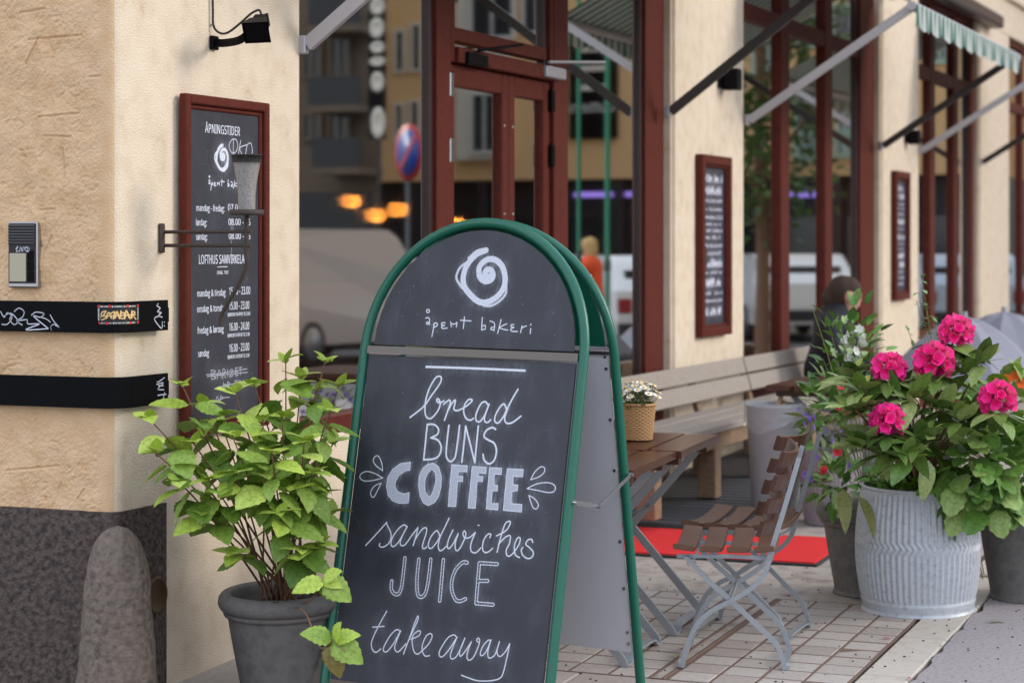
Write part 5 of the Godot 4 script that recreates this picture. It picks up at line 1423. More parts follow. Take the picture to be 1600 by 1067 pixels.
func blossom_mesh(R: float, sd: int) -> ArrayMesh:
	# round truss of ruffled funnel florets
	var s := nst()
	var r := RandomNumberGenerator.new(); r.seed = sd
	var petal := leaf_mesh(R * 0.62, R * 0.52, -0.25, 0.5, 0.25, 5, 0.7)
	for k in 22:
		var y := 1.0 - 1.55 * (k + 0.5) / 22.0
		var a := k * 2.39996
		var d := Vector3(cos(a) * sqrt(maxf(0.0, 1 - y * y)), y, sin(a) * sqrt(maxf(0.0, 1 - y * y)))
		var bs := Basis(Quaternion(Vector3.UP, d)) if d.y > -0.99 else Basis.IDENTITY
		for j in 5:
			var b := bs * Basis(Vector3.UP, TAU * j / 5.0 + r.randf_range(-0.25, 0.25)) * Basis(Vector3(0, 0, 1), 0.75 + r.randf_range(-0.25, 0.25))
			s.append_from(petal, 0, Transform3D(b.scaled_local(Vector3.ONE * r.randf_range(0.85, 1.1)), d * R * 0.55))
	return s.commit()
func planters() -> void:
	# ribbed zinc barrel
	var bc := Vector3(8.27, gy(8.27), 2.115)
	var t := thing("zinc_planter", "barrel shaped ribbed zinc planter with a zigzag band", "planter", bc)
	t.rotation.z = atan(SLOPE)
	var Hh := 0.485
	var prof := func(j: float) -> float:
		return 0.205 + 0.033 * sin(PI * clampf(j * 0.92 + 0.06, 0, 1)) + 0.006 * j
	put(grid(384, 90, func(i: float, j: float) -> Vector3:
		var r: float = prof.call(j)
		var k := clampf((j - 0.10) * 30.0, 0, 1) * clampf((0.975 - j) * 40.0, 0, 1)
		var sh := 0.0
		if j > 0.50 and j < 0.60:
			sh = (1.0 - absf((j - 0.55) / 0.05)) * 0.8
		var a := TAU * i
		r += 0.0034 * k * cos(62.0 * (a + sh * TAU / 62.0))
		if j < 0.10: r += 0.004 + (0.008 * (1.0 - j / 0.02) if j < 0.02 else 0.0)
		return Vector3(cos(a) * r, Hh * j, sin(a) * r)), "wall", M.zinc, t)
	var s := nst()
	var rp := []
	for k in 49: rp.append(Vector3(cos(TAU * k / 48.0) * 0.214, Hh, sin(TAU * k / 48.0) * 0.214))
	tube(s, rp, 0.007, 8, false); obj(s, "rim", M.zinc, t)
	s = nst(); lathe(s, [Vector2(0.21, Hh - 0.03), Vector2(0, Hh - 0.015)], 32); obj(s, "soil", M.soil, t)
	# rhododendron
	var top := bc + Vector3(-0.017, Hh - 0.02, 0)
	t = thing("rhododendron", "rhododendron with round magenta blossoms growing in the zinc planter", "flowering shrub", top)
	var rl := leaf_mesh(0.155, 0.066, 0.25, 0.22, 0.0, 6, 0.9)
	var rm := [leafmat(c8(104, 134, 62), 0.35, 0.3), leafmat(c8(128, 154, 78), 0.35, 0.3), leafmat(c8(160, 176, 110), 0.35, 0.3), leafmat(c8(88, 118, 56), 0.35, 0.3)]
	var bud := leafmat(c8(168, 176, 84), 0.5, 0.3)
	var pink := [petal(c8(248, 34, 148)), petal(c8(243, 26, 138))]
	var heads := [[1495, 520, 8.05, 0.066], [1460, 567, 7.95, 0.075], [1390, 576, 7.95, 0.062], [1560, 624, 7.85, 0.068], [1388, 659, 7.8, 0.066]]
	var hk := 0
	for q in heads:
		var c := dp(q[0], q[1], q[2])
		var a := top + Vector3(rng.randf_range(-0.05, 0.05), 0, rng.randf_range(-0.05, 0.05))
		s = nst(); shrub_stem(s, a, a.lerp(c, 0.5) + Vector3(0, 0.04, 0), c, 0.007, 0.004); wobj(s, "stem", M.stem, t)
		put(blossom_mesh(q[3], 10 + hk), "blossom", pink[hk % 2], t).global_transform = Transform3D(Basis.IDENTITY, c)
		for k in 11:
			var an := TAU * k / 11.0 + rng.randf() * 0.4
			var d := Vector3(cos(an), rng.randf_range(-0.45, 0.15), sin(an)).normalized()
			put(rl, "leaf", rm[rng.randi() % 4], t).global_transform = Transform3D(leaf_basis(d, rng.randf_range(-0.3, 0.3)).scaled_local(Vector3.ONE * rng.randf_range(0.8, 1.1)), c - Vector3(0, q[3] * 0.75, 0) + d * 0.01)
		hk += 1
	for q in [[1345, 612, 7.9], [1335, 640, 7.8], [1425, 625, 7.85], [1440, 690, 7.75], [1475, 640, 7.85], [1350, 700, 7.8], [1510, 585, 8.0], [1535, 570, 8.0], [1420, 720, 7.75], [1500, 660, 7.85], [1360, 640, 8.0], [1450, 610, 8.2], [1330, 590, 8.1], [1525, 640, 8.0], [1400, 620, 8.1], [1380, 710, 7.85], [1480, 590, 8.25]]:
		var c := dp(q[0], q[1], q[2])
		s = nst(); shrub_stem(s, top, top.lerp(c, 0.6) + Vector3(0, 0.05, 0), c, 0.006, 0.003); wobj(s, "stem", M.stem, t)
		for k in 12:
			var an := TAU * k / 12.0 + rng.randf() * 0.4
			var y := rng.randf_range(-0.5, 0.9) if k > 5 else rng.randf_range(0.5, 1.6)
			var d := Vector3(cos(an), y, sin(an)).normalized()
			put(rl, "leaf", bud if k < 4 and rng.randf() < 0.6 else rm[rng.randi() % 4], t).global_transform = Transform3D(leaf_basis(d, rng.randf_range(-0.3, 0.3)).scaled_local(Vector3.ONE * (rng.randf_range(0.45, 0.7) if k < 4 else rng.randf_range(0.75, 1.05))), c + d * 0.008)
	leaf_cloud(t, "leaf", dp(1430, 665, 7.95), Vector3(0.18, 0.16, 0.18), 40, rl, rm, 0.7, 1.05, 0.2, 0.3)
	var sm := leaf_mesh(0.02, 0.016, 0.1, 0.1, 0.0, 3)
	var gc := thing("ground_cover", "low bright green small leaved plants filling the zinc planter rim", "plants", top)
	gc.set_meta("kind", "stuff")
	mass(gc, "foliage", top + Vector3(0, 0.03, 0), Vector3(0.205, 0.06, 0.205), 1500, sm, leafmat(c8(104, 150, 44)), 0.8, 1.4)
	# grey pots left and right of the barrel
	var pl := gp(1336, 912); var pr := gp(1556, 925)
	pot("plant_pot", "dark grey rolled rim pot of red and purple flowers left of the zinc planter", Vector3(8.50, gy(8.50), 1.86), 0.19, 0.36, true, "dark grey rolled rim pots")
	pot("plant_pot", "dark grey rolled rim pot right of the zinc planter with broad leaved plant", Vector3(8.62, gy(8.62), 2.49), 0.215, 0.41, true, "dark grey rolled rim pots")
	var A := Vector3(8.50, gy(8.50) + 0.32, 1.86); var B := Vector3(8.62, gy(8.62) + 0.36, 2.49)
	var hz := leaf_mesh(0.098, 0.076, 0.25, 0.2, 0.18, 8, 0.7)
	var hm := [leafmat(c8(100, 142, 58)), leafmat(c8(120, 160, 72)), leafmat(c8(84, 122, 52)), leafmat(c8(152, 178, 98))]
	t = thing("broad_leaved_plant", "broad leaved green plant spilling over the grey pot right of the zinc planter", "plant", B)
	s = nst()
	for k in 12:
		var c := dp(rng.randf_range(1455, 1600), rng.randf_range(610, 790), rng.randf_range(7.95, 8.4))
		shrub_stem(s, B, B.lerp(c, 0.5) + Vector3(0, 0.12, 0), c, 0.004, 0.002)
	wobj(s, "stems", M.stem, t)
	leaf_cloud(t, "leaf", dp(1528, 718, 8.1), Vector3(0.22, 0.23, 0.22), 225, hz, hm, 0.7, 1.2, -0.1)
	leaf_cloud(t, "leaf", dp(1590, 640, 8.6), Vector3(0.2, 0.16, 0.2), 60, hz, [hm[1], hm[3], leafmat(c8(150, 178, 60))], 0.8, 1.2, 0.3)
	var om := mat(c8(226, 96, 26), 0.7)
	var fl := flower_mesh(6, 0.004, 0.022, 0.008, 0.02)
	for q in [[1588, 588], [1575, 593], [1597, 600]]: put(fl, "orange_flower", om, t).global_transform = Transform3D(Basis.from_euler(Vector3(0.6, 0, 1.2)), dp(q[0], q[1], 8.5))
	# mixed flowers in the left pot
	t = thing("mixed_flowers", "loose plant with red and purple flowers in the grey pot left of the zinc planter", "flowering plant", A)
	var ml := leaf_mesh(0.072, 0.034, 0.2, 0.25, 0.0, 5, 0.9)
	var mm := [leafmat(c8(96, 142, 58)), leafmat(c8(118, 164, 70)), leafmat(c8(78, 118, 50)), leafmat(c8(158, 180, 122))]
	s = nst()
	for k in 16:
		var c := dp(rng.randf_range(1262, 1370), rng.randf_range(480, 760), rng.randf_range(8.3, 8.9))
		shrub_stem(s, A, A.lerp(c, 0.5) + Vector3(0, 0.1, 0), c, 0.003, 0.0015)
	wobj(s, "stems", M.stemgreen, t)
	leaf_cloud(t, "leaf", dp(1330, 560, 8.75), Vector3(0.16, 0.27, 0.16), 140, ml, mm, 0.6, 1.1, 0.6, 0.0)
	leaf_cloud(t, "leaf", dp(1305, 640, 8.7), Vector3(0.15, 0.16, 0.15), 90, ml, mm, 1.0, 1.4, 0.5, 0.0)
	leaf_cloud(t, "leaf", dp(1312, 755, 8.45), Vector3(0.13, 0.09, 0.13), 80, ml, mm, 0.7, 1.2, 0.3, 0.0)
	var big := leaf_mesh(0.16, 0.06, 0.5, 0.25, 0.0, 6, 0.9)
	for q in [[1318, 765, -0.2, -0.5], [1342, 775, 0.6, -0.9]]:
		put(big, "large_leaf", leafmat(c8(138, 140, 78)), t).global_transform = Transform3D(leaf_basis(Vector3(-0.5, q[3], q[2] + 0.4)), dp(q[0], q[1], 8.15))
	var rf := flower_mesh(7, 0.004, 0.026, 0.014, 0.026)
	var redm := petal(c8(206, 22, 40)); var pur := petal(c8(136, 100, 186)); var wht := petal(c8(214, 214, 204))
	for q in [[1305, 594], [1312, 602], [1315, 635], [1308, 706], [1290, 736], [1420, 716]]: put(rf, "red_flower", redm, t).global_transform = Transform3D(Basis.from_euler(Vector3(rng.randf_range(0, 1), rng.randf() * 6.0, 1.3)).scaled_local(Vector3.ONE * 0.8), dp(q[0], q[1], 8.25))
	for q in [[1263, 656], [1255, 662], [1270, 652], [1280, 715], [1262, 745], [1265, 750], [1258, 742], [1300, 690], [1330, 728], [1270, 668]]: put(rf, "purple_flower", pur, t).global_transform = Transform3D(Basis.from_euler(Vector3(rng.randf_range(0, 1), rng.randf() * 6.0, 1.3)).scaled_local(Vector3.ONE * 0.62), dp(q[0], q[1], 8.4))
	for k in 14: put(fl, "white_flower", wht, t).global_transform = Transform3D(Basis.from_euler(Vector3(rng.randf_range(0, 1), rng.randf() * 6.0, 1.0)), dp(rng.randf_range(1315, 1350), rng.randf_range(500, 570), 8.7))
	# tall airy plant behind
	t = thing("airy_plant", "tall thin stemmed plant with tiny leaves rising behind the rhododendron", "plant", Vector3(8.95, gy(8.95) + 0.0, 2.2))
	s = nst()
	var al := leaf_mesh(0.036, 0.018, 0.2, 0.2, 0.0, 4)
	var base := Vector3(8.95, gy(8.95), 2.2)
	for k in 9:
		var c := dp(rng.randf_range(1412, 1478), rng.randf_range(425, 520), 9.0)
		var pth := shrub_stem(s, base + Vector3(rng.randf_range(-0.05, 0.05), 0, rng.randf_range(-0.05, 0.05)), base.lerp(c, 0.6) + Vector3(0, 0.05, 0), c, 0.003, 0.001)
		for j in 14:
			var f := rng.randf_range(0.5, 1.0) * 8.0
			var p: Vector3 = pth[int(minf(f, 7.0))].lerp(pth[int(minf(f, 7.0)) + 1], f - int(minf(f, 7.0)))
			put(al, "leaf", mm[rng.randi() % 4], t).global_transform = Transform3D(leaf_basis(Vector3(rng.randfn(), rng.randf_range(-0.3, 0.8), rng.randfn()).normalized()), p)
	wobj(s, "stems", M.stemgreen, t)
	# lavender coloured ribbed planter by the bin
	var lp := gp(1288, 822)
	lp.x += 0.12
	t = thing("ribbed_planter", "mauve grey ribbed planter standing beside the litter bin", "planter", lp)
	put(grid(220, 24, func(i: float, j: float) -> Vector3:
		var a := TAU * i
		var r := 0.125 + 0.035 * j + 0.0025 * cos(44.0 * a) * (1.0 if j > 0.1 else 0.0)
		return Vector3(cos(a) * r, 0.36 * j, sin(a) * r)), "wall", M.lavpot, t)
	s = nst(); lathe(s, [Vector2(0.158, 0.33), Vector2(0, 0.34)], 28); obj(s, "soil", M.soil, t)
	var lt := thing("violet_flowers", "violet flowered plant in the mauve ribbed planter by the bin", "flowering plant", lp + Vector3(0, 0.335, 0))
	leaf_cloud(lt, "leaf", lp + Vector3(0, 0.45, 0), Vector3(0.15, 0.14, 0.15), 70, ml, mm, 0.6, 1.0, 0.6, 0.0)
	for k in 12: put(rf, "violet_flower", pur, lt).global_transform = Transform3D(Basis.from_euler(Vector3(rng.randf_range(-0.6, 0.8), rng.randf() * 6.0, 0.8)).scaled_local(Vector3.ONE * 0.62), lp + Vector3(rng.randf_range(-0.15, 0.05), rng.randf_range(0.40, 0.58), rng.randf_range(-0.14, 0.12)))
	# grit and crumbs on the paving
	var gr := thing("grit", "tiny dark grit and crumbs scattered over the paving tiles", "grit", Vector3(7.5, gy(7.5), 1.8))
	gr.set_meta("kind", "stuff")
	s = nst()
	for k in 260:
		var gx := rng.randf_range(6.7, 9.0); var gz := rng.randf_range(0.9, 3.2)
		bbox(s, Vector3(gx, gy(gx) + 0.0015, gz), Vector3(rng.randf_range(0.002, 0.008), 0.003, rng.randf_range(0.002, 0.007)), 0.0, Basis(Vector3.UP, rng.randf() * 3.0))
	wobj(s, "crumbs", M.soil, gr)
	# fallen leaf and petals
	var fa := gp(1063, 1028, 0.004)
	put(leaf_mesh(0.055, 0.03, 0.1, 0.2, 0.1, 6), "fallen_leaf", leafmat(c8(150, 170, 70)), self, Transform3D(Basis(Vector3.UP, 0.9), fa + Vector3(0, 0.006, 0)))
	tagm("fallen_leaf", "small pale green leaf lying on the tiles by a chair foot", "leaf")
	put(leaf_mesh(0.07, 0.02, 0.15, 0.2, 0.1, 6), "fallen_sprig", leafmat(c8(130, 140, 60)), self, Transform3D(Basis(Vector3.UP, -1.1), gp(1545, 970, 0.008)))
	tagm("fallen_sprig", "wilted green sprig lying on the pale asphalt", "leaf")
	var pm := leafmat(c8(214, 60, 120))
	var pk := 0
	for q in [[1380, 996], [1420, 1060]]:
		var nm := "fallen_petal" if pk == 0 else "fallen_petal_001"
		put(leaf_mesh(0.03, 0.02, 0.1, 0.2, 0.0, 5), nm, pm, self, Transform3D(Basis(Vector3.UP, -1.4 + pk), gp(q[0], q[1], 0.006)))
		tagm(nm, ["pink petal lying on a paving tile", "pink petal lying on the pale kerb slab"][pk], "petal")
		pk += 1
func tagm(nm: String, label: String, cat: String) -> void:
	var o := get_node(nm)
	o.set_meta("label", label); o.set_meta("category", cat)

# ---------- people ----------
func net(s: SurfaceTool, bones: Array, cell: float, kk: float) -> void:
	# smooth union of tapered capsules, meshed as surface nets; bone = [a, b, ra, rb, colour]
	var lo := Vector3.ONE * 1e9; var hi := Vector3.ONE * -1e9
	var mg := cell * 3.0 + 3.0 / kk
	for b in bones:
		var r := maxf(b[2], b[3]) + mg
		lo = lo.min(b[0] - Vector3.ONE * r).min(b[1] - Vector3.ONE * r); hi = hi.max(b[0] + Vector3.ONE * r).max(b[1] + Vector3.ONE * r)
	var n := Vector3i(((hi - lo) / cell).ceil()) + Vector3i.ONE
	var sum := PackedFloat32Array(); sum.resize(n.x * n.y * n.z)
	var best := PackedFloat32Array(); best.resize(n.x * n.y * n.z); best.fill(1e9)
	var who := PackedInt32Array(); who.resize(n.x * n.y * n.z)
	for bi in bones.size():
		var b: Array = bones[bi]
		var r := maxf(b[2], b[3]) + mg
		var i0 := Vector3i(((b[0].min(b[1]) - Vector3.ONE * r - lo) / cell).floor()).max(Vector3i.ZERO)
		var i1 := Vector3i(((b[0].max(b[1]) + Vector3.ONE * r - lo) / cell).ceil()).min(n - Vector3i.ONE)
		var ba: Vector3 = b[1] - b[0]
		var l2 := maxf(ba.length_squared(), 1e-9)
		for z in range(i0.z, i1.z + 1):
			for y in range(i0.y, i1.y + 1):
				for x in range(i0.x, i1.x + 1):
					var p := lo + Vector3(x, y, z) * cell
					var t := clampf((p - b[0]).dot(ba) / l2, 0.0, 1.0)
					var d: float = p.distance_to(b[0] + ba * t) - lerpf(b[2], b[3], t)
					var i := (z * n.y + y) * n.x + x
					sum[i] += exp(-kk * d)
					if d < best[i]:
						best[i] = d; who[i] = bi
	var val := func(i: int) -> float: return sum[i] - 1.0     # > 0 inside
	var vid := {}
	var vs := []; var vc := []
	for z in n.z - 1:
		for y in n.y - 1:
			for x in n.x - 1:
				var i := (z * n.y + y) * n.x + x
				var c := 0
				for k in 8:
					if sum[i + (k & 1) + ((k >> 1) & 1) * n.x + (k >> 2) * n.x * n.y] > 1.0: c += 1
				if c == 0 or c == 8: continue
				var acc := Vector3.ZERO; var m := 0
				for e in [[0, 1], [2, 3], [4, 5], [6, 7], [0, 2], [1, 3], [4, 6], [5, 7], [0, 4], [1, 5], [2, 6], [3, 7]]:
					var a: int = e[0]; var bb: int = e[1]
					var fa := sum[i + (a & 1) + ((a >> 1) & 1) * n.x + (a >> 2) * n.x * n.y]; var fb := sum[i + (bb & 1) + ((bb >> 1) & 1) * n.x + (bb >> 2) * n.x * n.y]
					if (fa > 1.0) == (fb > 1.0): continue
					var la := log(maxf(fa, 1e-12)); var lb := log(maxf(fb, 1e-12))
					var t := la / (la - lb)
					acc += Vector3(a & 1, (a >> 1) & 1, a >> 2).lerp(Vector3(bb & 1, (bb >> 1) & 1, bb >> 2), t); m += 1
				vid[i] = vs.size()
				vs.append(lo + (Vector3(x, y, z) + acc / m) * cell); vc.append(bones[who[i]][4])
	s.set_smooth_group(0)
	var dx := [1, n.x, n.x * n.y]
	for z in range(1, n.z - 1):
		for y in range(1, n.y - 1):
			for x in range(1, n.x - 1):
				var i := (z * n.y + y) * n.x + x
				for ax in 3:
					var ins := sum[i] > 1.0
					if ins == (sum[i + dx[ax]] > 1.0): continue
					var u: int = dx[(ax + 1) % 3]; var w: int = dx[(ax + 2) % 3]
					var q := [i - u - w, i - w, i, i - u]
					if not (vid.has(q[0]) and vid.has(q[1]) and vid.has(q[2]) and vid.has(q[3])): continue
					var o := [0, 1, 2, 0, 2, 3] if ins else [0, 2, 1, 0, 3, 2]
					for k in [0, 2, 1, 3, 5, 4]:
						var id: int = vid[q[o[k]]]
						s.set_color(vc[id]); s.add_vertex(vs[id])
func hand(p: Vector3, f: Vector3, up: Vector3, sd: float, col: Color) -> Array:
	# palm and five bent fingers; f = pointing direction, sd = side of the thumb
	var r := f.cross(up).normalized()
	var o := [[p, p + f * 0.065, 0.022, 0.024, col], [p + r * 0.018, p + f * 0.065 + r * 0.022, 0.014, 0.014, col], [p - r * 0.018, p + f * 0.065 - r * 0.022, 0.014, 0.014, col]]
	for k in 4:
		var e := (k - 1.5) * 0.019
		var l: float = [0.062, 0.072, 0.068, 0.054][k] * 0.5
		var a := p + f * 0.078 + r * e
		var b := a + (f - up * 0.25).normalized() * l
		o.append([a, b, 0.0095, 0.009, col]); o.append([b, b + (f * 0.7 - up * 0.7).normalized() * l, 0.009, 0.0075, col])
	var ta := p + f * 0.02 + r * 0.028 * sd
	var tb := ta + (f * 0.7 + r * sd * 0.7).normalized() * 0.035
	o.append([ta, tb, 0.012, 0.010, col]); o.append([tb, tb + f * 0.028, 0.010, 0.008, col])
	return o
func head_bones(c: Vector3, f: Vector3, skin: Color) -> Array:
	var r := f.cross(Vector3.UP).normalized()
	var dark := Color(0.03, 0.02, 0.02)
	var o := [[c + Vector3(0, 0.03, 0), c + Vector3(0, 0.035, 0) - f * 0.015, 0.082, 0.082, skin], [c - Vector3(0, 0.045, 0) + f * 0.025, c + f * 0.02, 0.052, 0.066, skin], [c + f * 0.082 - Vector3(0, 0.012, 0), c + f * 0.082 + Vector3(0, 0.018, 0), 0.011, 0.007, skin], [c - Vector3(0, 0.09, 0), c - Vector3(0, 0.13, 0) - f * 0.01, 0.045, 0.05, skin],
		[c + f * 0.072 - Vector3(0, 0.045, 0) - r * 0.014, c + f * 0.072 - Vector3(0, 0.045, 0) + r * 0.014, 0.008, 0.008, Color(0.42, 0.13, 0.11)]]
	for sg in [-1.0, 1.0]:
		o.append([c + r * sg * 0.078 + Vector3(0, 0.01, 0), c + r * sg * 0.08 - Vector3(0, 0.02, 0), 0.014, 0.011, skin])
		o.append([c + f * 0.068 + r * sg * 0.03 + Vector3(0, 0.012, 0), c + f * 0.070 + r * sg * 0.03 + Vector3(0, 0.012, 0), 0.010, 0.010, dark])
	return o
func people() -> void:
	var vm := mat(Color.WHITE, 0.85)
	vm.vertex_color_use_as_albedo = true
	var skin := Color(0.50, 0.28, 0.19)
	# seated on the wall bench, facing the street
	var at := Vector3(13.42, 0.797, 0.42)
	var t := thing("person", "seated person with dark ponytail and black coat on the bench behind the flowers", "person", at)
	var coat := Color(0.012, 0.013, 0.02); var trou := Color(0.02, 0.022, 0.03)
	var f := Vector3(0.35, -0.1, 0.93).normalized()
	var hc := Vector3(0.03, 0.60, 0.13)
	var B := [[Vector3(0, 0.10, 0), Vector3(0, 0.09, 0.03), 0.125, 0.125, trou], [Vector3(0, 0.13, 0.0), Vector3(0, 0.40, 0.06), 0.135, 0.125, coat], [Vector3(-0.15, 0.42, 0.06), Vector3(0.15, 0.42, 0.06), 0.07, 0.07, coat], [Vector3(0, 0.46, 0.06), Vector3(0, 0.52, 0.09), 0.065, 0.05, coat], [Vector3(0, 0.44, 0.02), Vector3(0, 0.48, 0.03), 0.085, 0.07, coat]]
	for sg in [-1.0, 1.0]:
		B.append([Vector3(sg * 0.08, 0.075, 0.04), Vector3(sg * 0.10, 0.07, 0.40), 0.075, 0.058, trou]); B.append([Vector3(sg * 0.10, 0.06, 0.41), Vector3(sg * 0.10, -0.29, 0.40), 0.055, 0.038, trou]); B.append([Vector3(sg * 0.10, -0.312, 0.38), Vector3(sg * 0.11, -0.318, 0.52), 0.036, 0.030, Color(0.02, 0.018, 0.016)])
		B.append([Vector3(sg * 0.185, 0.41, 0.06), Vector3(sg * 0.215, 0.19, 0.14), 0.062, 0.05, coat]); B.append([Vector3(sg * 0.215, 0.19, 0.14), Vector3(sg * 0.10, 0.165, 0.36), 0.048, 0.036, coat])
	var s := nst()
	net(s, B, 0.016, 45.0)
	net(s, head_bones(hc, f, skin), 0.007, 110.0)
	for sg in [-1.0, 1.0]: net(s, hand(Vector3(sg * 0.095, 0.163, 0.375), Vector3(-sg * 0.4, -0.02, 0.9).normalized(), Vector3.UP, sg, skin), 0.004, 260.0)
	obj(s, "body", vm, t)
	s = nst()
	var hair := Color(0.045, 0.024, 0.018)
	net(s, [[hc + Vector3(0, 0.045, 0) - f * 0.025, hc + Vector3(0, 0.05, 0) + f * 0.008, 0.092, 0.084, hair], [hc - f * 0.05 - Vector3(0, 0.02, 0), hc - f * 0.05 + Vector3(0, 0.03, 0), 0.06, 0.07, hair], [hc - f * 0.105 + Vector3(0, 0.03, 0), hc - f * 0.125 - Vector3(0, 0.02, 0), 0.026, 0.034, hair], [hc - f * 0.125 - Vector3(0, 0.02, 0), hc - f * 0.12 - Vector3(0.0, 0.21, 0.0), 0.034, 0.016, hair]], 0.008, 90.0)
	obj(s, "hair", vm, t)
	# pedestrian across the pavement, seen mirrored in the door glass
	var pp := mirror(922, 420, 25.0)
	at = Vector3(pp.x, gy(pp.x), pp.z)
	t = thing("person", "standing person in bright orange jacket with blond hair, mirrored in the door glass", "person", at)
	var org := Color(0.80, 0.10, 0.02); var jean := Color(0.03, 0.04, 0.08)
	f = Vector3(0.5, -0.05, 0.86).normalized()
	hc = Vector3(0.02, 1.56, 0.03)
	B = [[Vector3(0, 0.92, 0), Vector3(0, 1.0, 0), 0.14, 0.14, jean], [Vector3(0, 1.0, 0), Vector3(0, 1.33, 0), 0.15, 0.145, org], [Vector3(-0.15, 1.36, 0), Vector3(0.15, 1.36, 0), 0.075, 0.075, org], [Vector3(0, 1.40, 0), Vector3(0, 1.47, 0.01), 0.07, 0.05, org]]
	for sg in [-1.0, 1.0]:
		B.append([Vector3(sg * 0.09, 0.88, 0), Vector3(sg * 0.10, 0.48, 0.01), 0.088, 0.06, jean]); B.append([Vector3(sg * 0.10, 0.48, 0.01), Vector3(sg * 0.105, 0.08, -0.01), 0.056, 0.04, jean]); B.append([Vector3(sg * 0.105, 0.045, -0.02), Vector3(sg * 0.12, 0.04, 0.14), 0.042, 0.034, Color(0.05, 0.05, 0.05)])
		B.append([Vector3(sg * 0.20, 1.35, 0), Vector3(sg * 0.27, 1.10, 0.09), 0.065, 0.055, org]); B.append([Vector3(sg * 0.27, 1.10, 0.09), Vector3(sg * 0.11, 1.31, 0.27), 0.052, 0.040, org])
	s = nst()
	net(s, B, 0.02, 40.0)
	net(s, head_bones(hc, f, skin), 0.009, 110.0)
	for sg in [-1.0, 1.0]: net(s, hand(Vector3(sg * 0.105, 1.32, 0.275), Vector3(-sg * 0.3, 0.6, 0.7).normalized(), Vector3(0, 0.7, -0.7), sg, skin), 0.005, 220.0)
	obj(s, "body", vm, t)
	s = nst()
	hair = Color(0.55, 0.38, 0.16)
	net(s, [[hc + Vector3(0, 0.05, 0) - f * 0.02, hc + Vector3(0, 0.05, 0) + f * 0.01, 0.093, 0.086, hair], [hc - f * 0.04 - Vector3(0, 0.03, 0), hc - f * 0.05 - Vector3(0, 0.12, 0), 0.082, 0.06, hair]], 0.01, 90.0)
	obj(s, "hair", vm, t)

# ---------- what the windows mirror ----------
func mirror(u: float, v: float, d: float) -> Vector3:
	var p := dp(u, v, d)
	return Vector3(p.x, p.y, -0.19 - p.z)
func mirx(u: float, v: float, x: float) -> Vector3:
	var p := xp(u, v, x)
	return Vector3(p.x, p.y, -0.19 - p.z)
func fwindow(b: Node3D, u0: float, u1: float, v0: float, v1: float, x: float, fm: Material, bars := 1) -> void:
	var a := mirx(u0, v1, x); var c := mirx(u1, v0, x)
	var w := Node3D.new()
	w.name = "window"
	b.add_child(w, true)
	var z0 := minf(a.z, c.z); var z1 := maxf(a.z, c.z)
	boxw("pane", Vector3(x - 0.03, a.y, z0), Vector3(x + 0.02, c.y, z1), M.farglass, w, 0.0)
	var e := 0.07
	for q in [[z0 - e, z0, a.y - e, c.y + e], [z1, z1 + e, a.y - e, c.y + e], [z0, z1, c.y, c.y + e], [z0, z1, a.y - e, a.y]]:
		boxw("frame", Vector3(x - 0.08, q[2], q[0]), Vector3(x + 0.02, q[3], q[1]), fm, w, 0.0)
	for k in bars:
		var z := lerpf(z0, z1, (k + 1.0) / (bars + 1.0))
		boxw("glazing_bar", Vector3(x - 0.06, a.y, z - 0.025), Vector3(x - 0.031, c.y, z + 0.025), fm, w, 0.0)
